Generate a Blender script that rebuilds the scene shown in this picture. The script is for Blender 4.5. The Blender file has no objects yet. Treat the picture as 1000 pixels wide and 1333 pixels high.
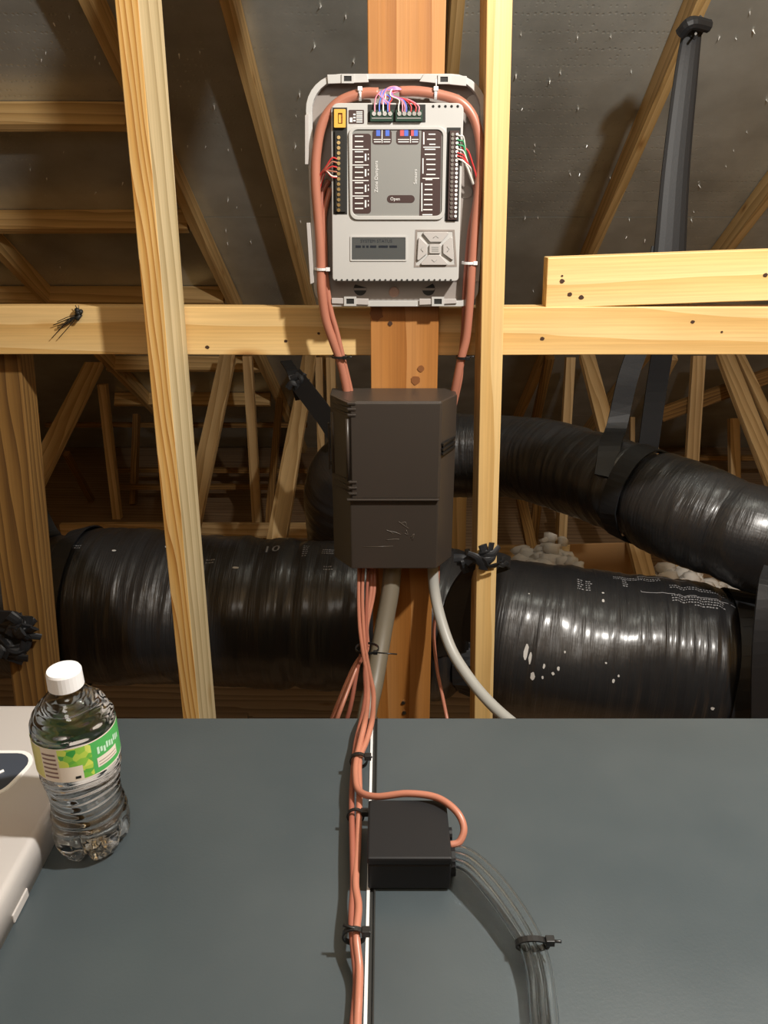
import bpy, math, random
from mathutils import Vector, Matrix, noise
random.seed(7)
C = bpy.context.scene
COL = C.collection
PI = math.pi

# ------------------------------------------------------------------ camera
F = 1000.0
PITCH = math.radians(22.0)
CH = 1.254                      # camera height above the z = 0 datum
cam_d = bpy.data.cameras.new('camera'); cam = bpy.data.objects.new('camera', cam_d); COL.objects.link(cam)
cam.location = (0, 0, CH); cam.rotation_euler = (PI/2 - PITCH, 0, 0)
cam_d.sensor_fit = 'VERTICAL'; cam_d.sensor_height = 24.0; cam_d.lens = 24.0*F/1333.0
cam_d.clip_start = 0.02; cam_d.clip_end = 60
C.camera = cam
# ------------------------------------------------------------------ world, lamps, exposure
w = bpy.data.worlds.new('world'); C.world = w; w.use_nodes = True
w.node_tree.nodes['Background'].inputs[0].default_value = (0.9, 0.95, 1.0, 1)
w.node_tree.nodes['Background'].inputs[1].default_value = 0.02
def lamp(name, loc, watts, col, rad):
    l = bpy.data.lights.new(name, 'POINT'); l.energy = watts; l.color = col; l.shadow_soft_size = rad
    o = bpy.data.objects.new(name, l); COL.objects.link(o); o.location = loc
    return o
lamp('work_lamp', (0.68, 0.44, 2.0), 86, (1.0, 0.96, 0.90), 0.035)
lamp('fill_lamp', (-0.12, -0.12, 1.75), 6.0, (1.0, 0.95, 0.88), 0.22)  # added soft fill near the camera, stands in for bounced light
C.view_settings.view_transform = 'Standard'; C.view_settings.look = 'None'
C.view_settings.gamma = 1; C.view_settings.use_curve_mapping = False
C.view_settings.exposure = 0.56

# ------------------------------------------------------------------ geometry helpers
sp, cp = math.sin(PITCH), math.cos(PITCH)
def ray(x, y):
    u = (x-500.0)/F; v = (666.5-y)/F
    return Vector((u, cp + v*sp, -sp + v*cp))
def P(x, y, Y):                 # the point at depth Y that the survey of the photograph puts at (x, y)
    d = ray(x, y); t = Y/d.y
    return Vector((d.x*t, Y, CH + d.z*t))
def PH(x, y, z):                # the same on the horizontal plane z
    d = ray(x, y); t = (z-CH)/d.z
    return Vector((d.x*t, d.y*t, z))
def proj(p):
    q = p - Vector((0, 0, CH)); Z = q.y*cp - q.z*sp; V = q.y*sp + q.z*cp
    return (500 + F*q.x/Z, 666.5 - F*V/Z)
RS = 0.667
def under(Y): return 3.291 - RS*Y          # underside of the rafters
def deck(Y): return 3.398 - RS*Y           # underside of the roof deck
def PR(x, y, f0=3.291):         # point on the sloping plane
    d = ray(x, y); t = (f0-CH)/(d.z + RS*d.y)
    return Vector((d.x*t, d.y*t, CH + d.z*t))
FLOOR = -0.6

class M:
    def __init__(s): s.v = []; s.f = []; s.m = []; s.uv = None; s.smooth = False
    def add(s, vs, fs, mi=0):
        n = len(s.v); s.v += [Vector(q) for q in vs]
        s.f += [tuple(i+n for i in f) for f in fs]; s.m += [mi]*len(fs); return s
    def box(s, x0, x1, y0, y1, z0, z1, mi=0):
        vs = [(x, y, z) for x in (x0, x1) for y in (y0, y1) for z in (z0, z1)]
        return s.add(vs, [(0,1,3,2),(4,6,7,5),(0,4,5,1),(2,3,7,6),(0,2,6,4),(1,5,7,3)], mi)
    def prism(s, pts, off, mi=0):          # planar loop extruded by the vector off
        n = len(pts); off = Vector(off); a = [Vector(p) for p in pts]; b = [p+off for p in a]
        fs = [tuple(range(n)), tuple(range(2*n-1, n-1, -1))] + [(i, i+n, (i+1) % n+n, (i+1) % n) for i in range(n)]
        return s.add(a+b, fs, mi)
    def ring(s, outer, inner, off, mi=0):
        n = len(outer); off = Vector(off)
        vs = [Vector(p) for p in outer]+[Vector(p) for p in inner]+[Vector(p)+off for p in outer]+[Vector(p)+off for p in inner]
        fs = []
        for i in range(n):
            j = (i+1) % n
            fs += [(i, j, n+j, n+i), (2*n+i, 3*n+i, 3*n+j, 2*n+j), (i, 2*n+i, 2*n+j, j), (n+i, n+j, 3*n+j, 3*n+i)]
        return s.add(vs, fs, mi)
    def cyl(s, a, b, r, n=12, r2=None, mi=0):
        a = Vector(a); b = Vector(b); d = (b-a).normalized(); r2 = r if r2 is None else r2
        u = d.orthogonal().normalized(); w_ = d.cross(u)
        vs = []
        for (c, rr) in ((a, r), (b, r2)):
            for i in range(n):
                t = 2*PI*i/n; vs.append(c + u*math.cos(t)*rr + w_*math.sin(t)*rr)
        fs = [(i, (i+1) % n, (i+1) % n+n, i+n) for i in range(n)] + [tuple(range(n-1, -1, -1)), tuple(range(n, 2*n))]
        return s.add(vs, fs, mi)
    def tube(s, pts, r, n=10, mi=0, sq=1.0, up=None):
        pts = [Vector(p) for p in pts]; N = len(pts); rr = r if isinstance(r, (list, tuple)) else [r]*N
        T = [(pts[min(i+1, N-1)]-pts[max(i-1, 0)]).normalized() for i in range(N)]
        u = (Vector(up) if up else T[0].orthogonal()); u = (u - T[0]*u.dot(T[0])).normalized()
        vs = []
        for i in range(N):
            u = (u - T[i]*u.dot(T[i])).normalized(); w_ = T[i].cross(u)
            for k in range(n):
                t = 2*PI*k/n; vs.append(pts[i] + u*math.cos(t)*rr[i]*sq + w_*math.sin(t)*rr[i])
        fs = [(i*n+k, i*n+(k+1) % n, (i+1)*n+(k+1) % n, (i+1)*n+k) for i in range(N-1) for k in range(n)]
        fs += [tuple(range(n-1, -1, -1)), tuple((N-1)*n+k for k in range(n))]
        s.smooth = True
        return s.add(vs, fs, mi)
    def ribbon(s, pts, wdir, width, th, mi=0):       # strap along pts, width along wdir
        pts = [Vector(p) for p in pts]; N = len(pts); vs = []
        for i in range(N):
            t = (pts[min(i+1, N-1)]-pts[max(i-1, 0)]).normalized()
            wd = Vector(wdir[i] if isinstance(wdir, list) else wdir); wd = (wd - t*wd.dot(t)).normalized(); nn = t.cross(wd)
            ww = width[i] if isinstance(width, list) else width
            for a, b in ((-1, -1), (1, -1), (1, 1), (-1, 1)): vs.append(pts[i] + wd*ww/2*a + nn*th/2*b)
        fs = [(i*4+k, i*4+(k+1) % 4, i*4+4+(k+1) % 4, i*4+4+k) for i in range(N-1) for k in range(4)]
        fs += [(3,2,1,0), tuple((N-1)*4+k for k in range(4))]
        return s.add(vs, fs, mi)

def wloc(o):
    v = Vector((0,0,0))
    while o: v += o.location; o = o.parent
    return v
def obj(name, m, mats, parent=None, bevel=0, smooth=None, subd=0):
    if not isinstance(mats, (list, tuple)): mats = [mats]
    if parent is None:
        xs = [v.x for v in m.v]; ys = [v.y for v in m.v]; zs = [v.z for v in m.v]
        base = Vector(((min(xs)+max(xs))/2, (min(ys)+max(ys))/2, min(zs)))
    else: base = wloc(parent)
    me = bpy.data.meshes.new(name); me.from_pydata([v-base for v in m.v], [], m.f)
    for mt in mats: me.materials.append(mt)
    me.polygons.foreach_set('material_index', m.m)
    if m.uv:
        l = me.uv_layers.new(name='UVMap')
        for lp in me.loops: l.data[lp.index].uv = m.uv[lp.vertex_index]
    sm = m.smooth if smooth is None else smooth
    if sm: me.polygons.foreach_set('use_smooth', [True]*len(me.polygons))
    me.update()
    o = bpy.data.objects.new(name, me); COL.objects.link(o)
    if parent is None: o.location = base
    else: o.parent = parent
    if bevel:
        b = o.modifiers.new('bevel', 'BEVEL'); b.width = bevel; b.segments = 2; b.limit_method = 'ANGLE'; b.angle_limit = math.radians(40)
    return o
def tag(o, label, cat, group=None, kind=None):
    if label: o['label'] = label
    if cat: o['category'] = cat
    if group: o['group'] = group
    if kind: o['kind'] = kind
    return o
def thing(name, loc, label, cat, group=None):
    o = bpy.data.objects.new(name, None); COL.objects.link(o); o.location = loc; o.empty_display_size = .05
    return tag(o, label, cat, group)
def spline(pts, n=8):
    pts = [Vector(p) for p in pts]; Q = [pts[0]*2-pts[1]] + pts + [pts[-1]*2-pts[-2]]; out = []
    for i in range(1, len(Q)-2):
        a, b, c, d = Q[i-1:i+3]
        for k in range(n):
            t = k/n
            out.append(0.5*((2*b) + (c-a)*t + (2*a-5*b+4*c-d)*t*t + (3*b-a-3*c+d)*t**3))
    return out + [pts[-1]]
def rpoly(pts, rad, n=6):       # 2-D polygon with rounded corners
    out = []; N = len(pts); rad = rad if isinstance(rad, (list, tuple)) else [rad]*N
    for i in range(N):
        p = Vector(pts[i]).to_2d(); a = (Vector(pts[i-1]).to_2d()-p).normalized(); b = (Vector(pts[(i+1) % N]).to_2d()-p).normalized()
        half = a.angle(b)/2; L = rad[i]/math.tan(half); c = p + (a+b).normalized()*rad[i]/math.sin(half)
        s0 = p+a*L-c; s1 = p+b*L-c; ang = s0.angle_signed(s1)
        for k in range(n+1):
            q = s0.copy(); q.rotate(Matrix.Rotation(-ang*k/n, 2)); out.append(c+q)
    return out
def rr(x0, y0, x1, y1, r=2, n=4): return rpoly([(x0,y0),(x1,y0),(x1,y1),(x0,y1)], r, n)
def pw(pts, Y): return [P(p[0], p[1], Y) for p in pts]
def pprism(m, pts, Yf, Yb, mi=0): return m.prism(pw(pts, Yf), (0, Yb-Yf, 0), mi)

# ------------------------------------------------------------------ materials
def mat(name, col, rough=.5, metal=0, **kw):
    m = bpy.data.materials.new(name); m.use_nodes = True; b = m.node_tree.nodes['Principled BSDF']
    b.inputs['Base Color'].default_value = (*col, 1); b.inputs['Roughness'].default_value = rough; b.inputs['Metallic'].default_value = metal
    for k, v in kw.items(): b.inputs[k.replace('_', ' ')].default_value = v
    return m
def nd(m, t, **kw):
    n = m.node_tree.nodes.new(t)
    for k, v in kw.items(): setattr(n, k, v)
    return n
def lk(m, a, b): m.node_tree.links.new(a, b)
def mapped(m, scale, coord='Object', rand=True):
    tc = nd(m, 'ShaderNodeTexCoord'); mp = nd(m, 'ShaderNodeMapping'); mp.inputs['Scale'].default_value = scale
    lk(m, tc.outputs[coord], mp.inputs['Vector'])
    if rand:
        oi = nd(m, 'ShaderNodeObjectInfo'); mu = nd(m, 'ShaderNodeMath', operation='MULTIPLY'); mu.inputs[1].default_value = 37
        lk(m, oi.outputs['Random'], mu.inputs[0]); lk(m, mu.outputs[0], mp.inputs['Location'])
    return mp
def noisy(m, scale, vec, detail=4, rough=.55):
    n = nd(m, 'ShaderNodeTexNoise'); n.inputs['Scale'].default_value = scale; n.inputs['Detail'].default_value = detail; n.inputs['Roughness'].default_value = rough
    lk(m, vec, n.inputs['Vector']); return n
def ramp(m, fac, stops):
    r = nd(m, 'ShaderNodeValToRGB'); e = r.color_ramp.elements
    while len(e) < len(stops): e.new(.5)
    for k, (p, c) in enumerate(stops): e[k].position = p; e[k].color = (*c, 1) if len(c) == 3 else c
    lk(m, fac, r.inputs[0]); return r
def mixc(m, mode, fac, a, b):
    x = nd(m, 'ShaderNodeMix', data_type='RGBA', blend_type=mode)
    if isinstance(fac, (int, float)): x.inputs['Factor'].default_value = fac
    else: lk(m, fac, x.inputs['Factor'])
    for s, v in ((x.inputs['A'], a), (x.inputs['B'], b)):
        if isinstance(v, tuple): s.default_value = (*v, 1)
        else: lk(m, v, s)
    return x
def bump(m, h, strength, dist=.002):
    b = nd(m, 'ShaderNodeBump'); b.inputs['Strength'].default_value = strength; b.inputs['Distance'].default_value = dist
    lk(m, h, b.inputs['Height']); lk(m, b.outputs[0], m.node_tree.nodes['Principled BSDF'].inputs['Normal']); return b
def wood(name, light, mid, dark, ring=9.0, rough=.6, contrast=1.0, knots=True):
    m = mat(name, mid, rough); B = m.node_tree.nodes['Principled BSDF']
    mp = mapped(m, (.55, 6, 6)); n1 = noisy(m, 1.6, mp.outputs[0], 3, .5)
    ad = nd(m, 'ShaderNodeVectorMath', operation='MULTIPLY_ADD'); ad.inputs[1].default_value = (.35, .35, .35)
    lk(m, n1.outputs['Color'], ad.inputs[0]); lk(m, mp.outputs[0], ad.inputs[2])
    wv = nd(m, 'ShaderNodeTexWave', wave_type='BANDS', bands_direction='DIAGONAL', wave_profile='SAW')
    mp2 = nd(m, 'ShaderNodeMapping'); mp2.inputs['Scale'].default_value = (.35, 1, 1.25); lk(m, ad.outputs[0], mp2.inputs[0])
    lk(m, mp2.outputs[0], wv.inputs['Vector']); wv.inputs['Scale'].default_value = ring*.28; wv.inputs['Distortion'].default_value = 1.6
    wv.inputs['Detail'].default_value = 2; wv.inputs['Detail Scale'].default_value = .6
    r1 = ramp(m, wv.outputs['Fac'], [(0, light), (.55, mid), (1, dark)])
    mf = mapped(m, (4, 260, 260)); nf = noisy(m, 1, mf.outputs[0], 3); r2 = ramp(m, nf.outputs[0], [(.3, (.80,.78,.74)), (.65, (1.06,1.05,1.03))])
    c = mixc(m, 'MULTIPLY', .6*contrast, r1.outputs[0], r2.outputs[0])
    ml = mapped(m, (1.1, 4, 4)); nl = noisy(m, 1.5, ml.outputs[0], 3); r3 = ramp(m, nl.outputs[0], [(.3, (.78,.72,.64)), (.6, (1.05,1.05,1.05))])
    c2 = mixc(m, 'MULTIPLY', .65, c.outputs['Result'], r3.outputs[0]); out = c2
    if knots:
        mk = mapped(m, (3.2, 10, 10)); vo = nd(m, 'ShaderNodeTexVoronoi'); vo.inputs['Scale'].default_value = 1.0; lk(m, mk.outputs[0], vo.inputs['Vector'])
        rk = ramp(m, vo.outputs['Distance'], [(.03, (.40,.24,.12)), (.08, (.80,.68,.52)), (.15, (1,1,1))])
        out = mixc(m, 'MULTIPLY', .8, c2.outputs['Result'], rk.outputs[0])
    lk(m, out.outputs['Result'], B.inputs['Base Color']); bump(m, nf.outputs[0], .25, .001)
    return m
PINE = wood('pine', (.84,.61,.29), (.78,.53,.22), (.68,.43,.155), 7, .5)
PINE2 = wood('pine_aged', (.72,.50,.23), (.62,.41,.17), (.46,.29,.11), 10, .6)
STRIPE = wood('pine_striped', (.92,.64,.28), (.82,.50,.16), (.48,.21,.04), 30, .55, knots=False)
GREYW = wood('pine_weathered', (.68,.56,.34), (.58,.47,.27), (.42,.32,.16), 10, .7)
ORANGE = wood('fir_orange', (.52,.25,.082), (.45,.195,.048), (.35,.135,.026), 6, .5)
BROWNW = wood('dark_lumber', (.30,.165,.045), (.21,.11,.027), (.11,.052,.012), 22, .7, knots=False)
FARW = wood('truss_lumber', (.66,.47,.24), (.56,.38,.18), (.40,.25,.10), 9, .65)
DECKW = wood('plank_floor', (.34,.23,.13), (.28,.18,.10), (.18,.11,.06), 8, .8)
# foil-faced roof sheathing: perforated dull metallic film
FOIL = mat('foil_sheathing', (.4,.4,.38), .31, .5)
mp = mapped(FOIL, (1,1,1), rand=False); nn = noisy(FOIL, 3.5, mp.outputs[0], 6)
r = ramp(FOIL, nn.outputs[0], [(.3, (.44,.45,.41)), (.7, (.68,.71,.67))]); lk(FOIL, r.outputs[0], FOIL.node_tree.nodes['Principled BSDF'].inputs['Base Color'])
vo = nd(FOIL, 'ShaderNodeTexVoronoi'); vo.inputs['Scale'].default_value = 58; vo.inputs['Randomness'].default_value = .35; lk(FOIL, mp.outputs[0], vo.inputs['Vector'])
nmask = noisy(FOIL, 1.4, mp.outputs[0], 2); rmk = ramp(FOIL, nmask.outputs[0], [(.46, (0,0,0)), (.6, (.8,.8,.8))])
rv0 = ramp(FOIL, vo.outputs['Distance'], [(.1, (0,0,0)), (.3, (1,1,1))]); rv = mixc(FOIL, 'MIX', rmk.outputs[0], (1.,1.,1.), rv0.outputs[0]); n2 = noisy(FOIL, 9, mp.outputs[0], 6, .7)
hm = mixc(FOIL, 'ADD', 1.0, rv.outputs['Result'], n2.outputs['Color']); bump(FOIL, hm.outputs['Result'], .35, .004)
BLACKFILM = mat('black_duct_film', (.017,.017,.018), .36, 0, Coat_Weight=.5, Coat_Roughness=.2)
mp = mapped(BLACKFILM, (95, 2.6, 1), 'UV'); n1 = noisy(BLACKFILM, 1, mp.outputs[0], 4, .6)
mpb = mapped(BLACKFILM, (9, 9, 1), 'UV'); n2 = noisy(BLACKFILM, 1, mpb.outputs[0], 4)
hb = mixc(BLACKFILM, 'MULTIPLY', .8, n1.outputs['Color'], n2.outputs['Color']); bump(BLACKFILM, hb.outputs['Result'], .9, .010)
STRAP = mat('black_strap', (.012,.013,.015), .55)
mp = mapped(STRAP, (1,1,1)); n1 = noisy(STRAP, 160, mp.outputs[0], 3); bump(STRAP, n1.outputs[0], .25, .001)
BLACKP = mat('black_plastic', (.046,.037,.030), .36)
mp = mapped(BLACKP, (1,1,1)); n1 = noisy(BLACKP, 700, mp.outputs[0], 2); bump(BLACKP, n1.outputs[0], .12, .0006)
BOXP = mat('black_box_plastic', (.010,.010,.011), .5, Specular_IOR_Level=.3)
GREYP = mat('light_grey_plastic', (.50,.495,.475), .4)
GREYB = mat('shaded_grey_plastic', (.27,.235,.21), .45)  # panel grey with the base plate's shade and wood reflection mixed into the colour
COVERP = mat('cover_plastic', (.47,.445,.425), .38)
LABELG = mat('label_grey', (.25,.25,.235), .45)
LABELB = mat('label_brown', (.055,.03,.027), .45)
WHITE = mat('white_print', (.8,.8,.78), .5)
BLUEP = mat('blue_print', (.08,.16,.62), .5); REDP = mat('red_print', (.55,.10,.10), .5)
DARK = mat('dark_recess', (.012,.012,.010), .6)
PCB = mat('green_terminal', (.012,.045,.025), .4)
BRASS = mat('brass', (.85,.62,.28), .3, 1); STEEL = mat('steel', (.62,.62,.60), .3, 1)
FUSE = mat('amber_relay', (.80,.42,.06), .3)
LCD = mat('lcd_glass', (.085,.09,.088), .15); LCDT = mat('lcd_text', (.018,.022,.03), .3)
SALMON = mat('salmon_cable', (.43,.17,.11), .36)
SALMON2 = mat('brown_cable', (.30,.10,.065), .4)
GREYC = mat('grey_conduit', (.42,.42,.39), .4); OLIVEC = mat('olive_grey_conduit', (.16,.138,.10), .45)
TIEW = mat('white_nylon', (.8,.8,.8), .35); TIEB = mat('black_nylon', (.012,.012,.012), .35)
WB = mat('wire_blue', (.10,.17,.66), .35); WR = mat('wire_red', (.60,.05,.05), .35); WWH = mat('wire_white', (.72,.68,.62), .35)
WG = mat('wire_green', (.05,.30,.13), .35); WP = mat('wire_pink', (.72,.25,.33), .35)
CAB = mat('slate_painted_steel', (.036,.050,.055), .32, 0)
mp = mapped(CAB, (1,1,1)); n1 = noisy(CAB, 420, mp.outputs[0], 2); n3 = noisy(CAB, 5, mp.outputs[0], 4)
bump(CAB, n1.outputs[0], .10, .0008)
rc = ramp(CAB, n3.outputs[0], [(.3, (.046,.060,.067)), (.7, (.058,.072,.078))]); lk(CAB, rc.outputs[0], CAB.node_tree.nodes['Principled BSDF'].inputs['Base Color'])
rq = ramp(CAB, n3.outputs[0], [(.3, (.30,)*3), (.7, (.42,)*3)]); lk(CAB, rq.outputs[0], CAB.node_tree.nodes['Principled BSDF'].inputs['Roughness'])
PET = mat('clear_pet', (1,1,1), .02, 0, Transmission_Weight=1.0, IOR=1.45)
WATER = mat('water', (1,1,1), 0, 0, Transmission_Weight=1.0, IOR=1.33)
VINYL = mat('clear_vinyl', (.95,.97,.98), .05, 0, Transmission_Weight=1.0, IOR=1.35)
CAPW = mat('cap_white', (.82,.82,.83), .35)
FLUFF = mat('white_insulation', (.75,.73,.70), .95)
CARD = mat('cardboard', (.42,.24,.10), .8)
SLATE = mat('badge_slate', (.05,.06,.08), .35)

def text2d(s, size):
    cu = bpy.data.curves.new('t', 'FONT'); cu.body = s; cu.size = size; cu.align_x = 'CENTER'; cu.align_y = 'CENTER'
    cu.resolution_u = 2
    o = bpy.data.objects.new('t', cu); COL.objects.link(o)
    me = bpy.data.meshes.new_from_object(o.evaluated_get(bpy.context.evaluated_depsgraph_get()))
    v = [q.co.copy() for q in me.vertices]; f = [tuple(p.vertices) for p in me.polygons]
    bpy.data.objects.remove(o); bpy.data.curves.remove(cu); bpy.data.meshes.remove(me)
    return v, f

# ------------------------------------------------------------------ the attic shell
XW = 3.4
sl = M(); nrm = Vector((0, RS, 1)).normalized()
def slab(m, x0, x1, Ya, Yb, t0, t1, s=1, c=3.398):
    pts = []
    n_ = Vector((0, RS*s, 1)).normalized()
    for t in (t0, t1):
        for (x, Y) in ((x0,Ya),(x1,Ya),(x1,Yb),(x0,Yb)): pts.append(Vector((x, Y, c-RS*Y*s)) + n_*t)
    m.add(pts, [(0,1,2,3),(7,6,5,4),(0,4,5,1),(1,5,6,2),(2,6,7,3),(3,7,4,0)])
slab(sl, -XW, XW, 0.02, 6.0, .012, .03)
ceiling = tag(obj('ceiling', sl, DARK), None, None, None, 'structure')
edges = [0.03, 1.27, 2.285, 3.30, 4.315, 5.33, 6.0]
for i in range(6):
    off = -3.0 + (i % 2)*1.22
    off = (-1.64, -2.26)[i % 2] + .012
    xs = [-XW] + [off+2.44*k for k in range(4) if -XW+.1 < off+2.44*k < XW-.1] + [XW]
    for a, b in zip(xs[:-1], xs[1:]):
        q = M(); slab(q, a+.001, b-.001, edges[i]+.0015, edges[i+1]-.0015, 0, .011)
        for v_ in q.v: v_.x += .0366*(v_.y-2.33) if abs(v_.x) < XW-.01 else 0
        obj('sheathing_panel', q, FOIL, ceiling)
q = M(); slab(q, -XW, XW, -5.9, 0.0, 0, .02, -1); tag(obj('ceiling', q, PINE2), None, None, None, 'structure')
q = M(); q.box(-XW, XW, -5.9, 6.05, FLOOR-.04, FLOOR); floor = tag(obj('floor', q, DECKW), None, None, None, 'structure')
for sx, nm in ((-1, 'wall_left'), (1, 'wall_right')):
    q = M(); q.prism([(sx*XW, -5.9, FLOOR), (sx*XW, 6.0, FLOOR), (sx*XW, 0, 3.38)], (sx*.03, 0, 0)); tag(obj(nm, q, PINE2), None, None, None, 'structure')
# nail tips poking through the deck
nm = M(); nm.cyl((0,0,0), (0,-.0075,-.0125), .0022, 6, .0005)
nme = bpy.data.meshes.new('nail'); nme.from_pydata(nm.v, [], nm.f); nme.materials.append(mat('galvanised', (.85,.85,.83), .35, .3))
spots = [(678,45),(752,48),(795,48),(937,48),(716,105),(753,141),(755,226),(742,226),(972,172),(955,196),(892,241),(910,241),(696,188),
 (945,216),(816,308),(903,275),(900,286),(890,301),(694,378),(998,130),(54,77),(90,21),(83,197),(125,250),(160,237),(78,347),(235,112),(260,67),
 (233,70),(268,190),(297,195),(297,260),(294,299),(326,314),(340,266),(296,316),(385,190),(390,122),(385,150),(418,8),(410,60),(450,20),(460,80),(672,97),(684,283),(700,283),(720,380),(712,383),(775,492),(935,505)]
for x, y in spots + [(random.uniform(0,1000), random.uniform(0,330)) for _ in range(50)]:
    p = PR(x, y, 3.398)
    if abs(p.x) > 3.2: continue
    n = bpy.data.objects.new('nail', nme); COL.objects.link(n); n.parent = ceiling; n.location = p - ceiling.location
    n.rotation_euler = (random.uniform(-.5,.5), random.uniform(-.5,.5), 0); s = random.uniform(.45, 1.0); n.scale = (s*1.3, s, s)

# ------------------------------------------------------------------ lumber
def board(name, a, b, w_, t_, wdir, mats, label, cat, group=None, bev=.0015, parent=None, side=None):
    a = Vector(a); b = Vector(b); L = (b-a).length; X = (b-a).normalized(); Y = Vector(wdir); Y = (Y-X*Y.dot(X)).normalized(); Z = X.cross(Y)
    m = M(); N = max(2, int(L/.25)); vs = []
    sd = random.random()*50
    for i in range(N+1):
        x = L*i/N; wob = (noise.noise((x*1.3, sd, 0))*.004, noise.noise((x*1.3, sd, 7))*.003)
        for (u, v) in ((-1,-1),(1,-1),(1,1),(-1,1)): vs.append((x, u*w_/2+wob[0], v*t_/2+wob[1]))
    fs = []; mi = []
    for i in range(N):
        for k in range(4):
            fs.append((i*4+k, i*4+(k+1) % 4, i*4+4+(k+1) % 4, i*4+4+k)); mi.append(1 if (side is not None and k in side) else 0)
    fs += [(3,2,1,0), tuple(N*4+k for k in range(4))]; mi += [0,0]
    me = bpy.data.meshes.new(name); me.from_pydata(vs, [], fs)
    for q in (mats if isinstance(mats, (list, tuple)) else [mats]): me.materials.append(q)
    me.polygons.foreach_set('material_index', mi)
    o = bpy.data.objects.new(name, me); COL.objects.link(o)
    Rm = Matrix((X, Y, Z)).transposed().to_4x4(); Rm.translation = a
    o.matrix_world = Rm
    bm_ = o.modifiers.new('bevel', 'BEVEL'); bm_.width = bev; bm_.segments = 2; bm_.limit_method = 'ANGLE'; bm_.angle_limit = math.radians(50)
    return tag(o, label, cat, group)
def vboard(name, p0, p1, Yf, w_, depth, mats, label, cat, top=None, bot=FLOOR+.001, yaw=0, **k):
    a = P(*p0, Yf); b = P(*p1, Yf); d = (a-b)/(a.z-b.z)
    if top is None: top = under(Yf)-.002
    A = a + d*(top-a.z); B = a + d*(bot-a.z); off = Vector((0, depth/2, 0))
    return board(name, B+off, A+off, w_, depth, (math.cos(yaw), math.sin(yaw), 0), mats, label, cat, **k)
# uprights
stud_l = vboard('stud', (170,0), (253,935), 1.31, .036, .089, [STRIPE, GREYW], 'tall pine stud left of the panel, orange striped grain on its front edge', 'stud', yaw=-.14, side=(1,))
vboard('stud', (650,0), (630,930), 1.31, .0375, .089, [PINE], 'tall pale pine stud just right of the grey control panel', 'stud')
YP = 1.362
post = vboard('post', (531,0), (524,935), YP, .119, .037, [ORANGE], 'wide orange brown board carrying the control panel and black enclosure', 'post')
vboard('stud', (10,600), (42,900), 1.441, .085, .06, [BROWNW], 'dark brown stud at the far left below the long crossbeam', 'stud', top=1.0)
# crossbeams
a = P(500, 431, 1.40)
xbeam = board('crossbeam', (-1.15, 1.42, a.z+.001), (1.15, 1.42, a.z-.001), .0845, .038, (0,0,1), PINE, 'long horizontal pine crossbeam running full width behind the uprights', 'beam')
pa = P(712, 369, 1.402); pb = P(1000, 359, 1.402)
sbeam = board('short_beam', pa+Vector((0,.019,0)), pa+(pb-pa)*1.6+Vector((0,.019,0)), .086, .036, (0,0,1), PINE, 'short pine board tilted slightly, above the crossbeam at right', 'beam')
KNOT = mat('knot_dark', (.05,.02,.008), .7); KNOT2 = mat('knot_ring', (.42,.24,.09), .6)
def spot(par, name, x, y, Y, rx, rz, mt, off=.0004):
    c = P(x, y, Y); m = M(); vs = [c+Vector((math.cos(2*PI*k/14)*rx*(.85+.3*random.random()), -off, math.sin(2*PI*k/14)*rz*(.85+.3*random.random()))) for k in range(14)]
    m.prism(vs, (0, .003, 0)); o = obj(name, m, mt, None); mw = o.matrix_basis.copy(); o.parent = par
    o.matrix_parent_inverse = par.matrix_basis.inverted()
for x, y, r_ in ((732,366,.0045),(742,383,.004),(757,387,.0045),(732,359,.002),(997,358,.004)): spot(sbeam, 'nail_hole', x, y, 1.402, r_, r_*.8, KNOT)
for x, y, r_, k_ in ((746,413,.004,0),(902,419,.0035,0),(58,415,.003,0),(940,432,.002,0),(706,441,.012,1),(415,434,.008,1),(372,444,.009,1),(270,452,.011,1)):
    spot(xbeam, 'knot' if k_ else 'nail_hole', x, y, 1.401, r_, r_*.85, KNOT2 if k_ else KNOT)
    if k_: spot(xbeam, 'knot', x, y, 1.4005, r_*.35, r_*.3, KNOT)
for x, y, r_ in ((508,421,.004),(490,408,.012),(541,495,.008),(548,480,.006)): spot(post, 'knot', x, y, YP, r_, r_, KNOT if r_ < .005 else mat('knot_brown', (.22,.08,.02), .6))
for x, y in ((525,914),(526,927),(597,600)): spot(post, 'nail', x, y, YP, .004, .004, STEEL, .003) if x < 590 else None
# rafters
RD = Vector((.0366, 1, -RS))
def rafter(x0, label, Yend=5.95, w_=.036):
    p = P(x0, 0, 2.33); c0 = Vector((p.x, 2.33, under(2.33))) + nrm*.0435
    A = c0 + RD*(.06-2.33); B = c0 + RD*(Yend-2.33)
    board('rafter', A, B, .087, w_, nrm, PINE2, label, 'rafter', 'roof rafters')
rafter(110, 'sloping rafter passing behind the striped left stud')
rafter(293, 'sloping rafter between the striped left stud and the control panel')
rafter(597, 'sloping rafter seen narrowly between the orange post and right stud')
rafter(918, 'sloping rafter at upper right, topped by the nailed black strap')
rafter(1200, 'sloping rafter at the right edge of the photo above short board')
rafter(-330, 'sloping rafter at the far left edge just above the crossbeam')
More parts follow.
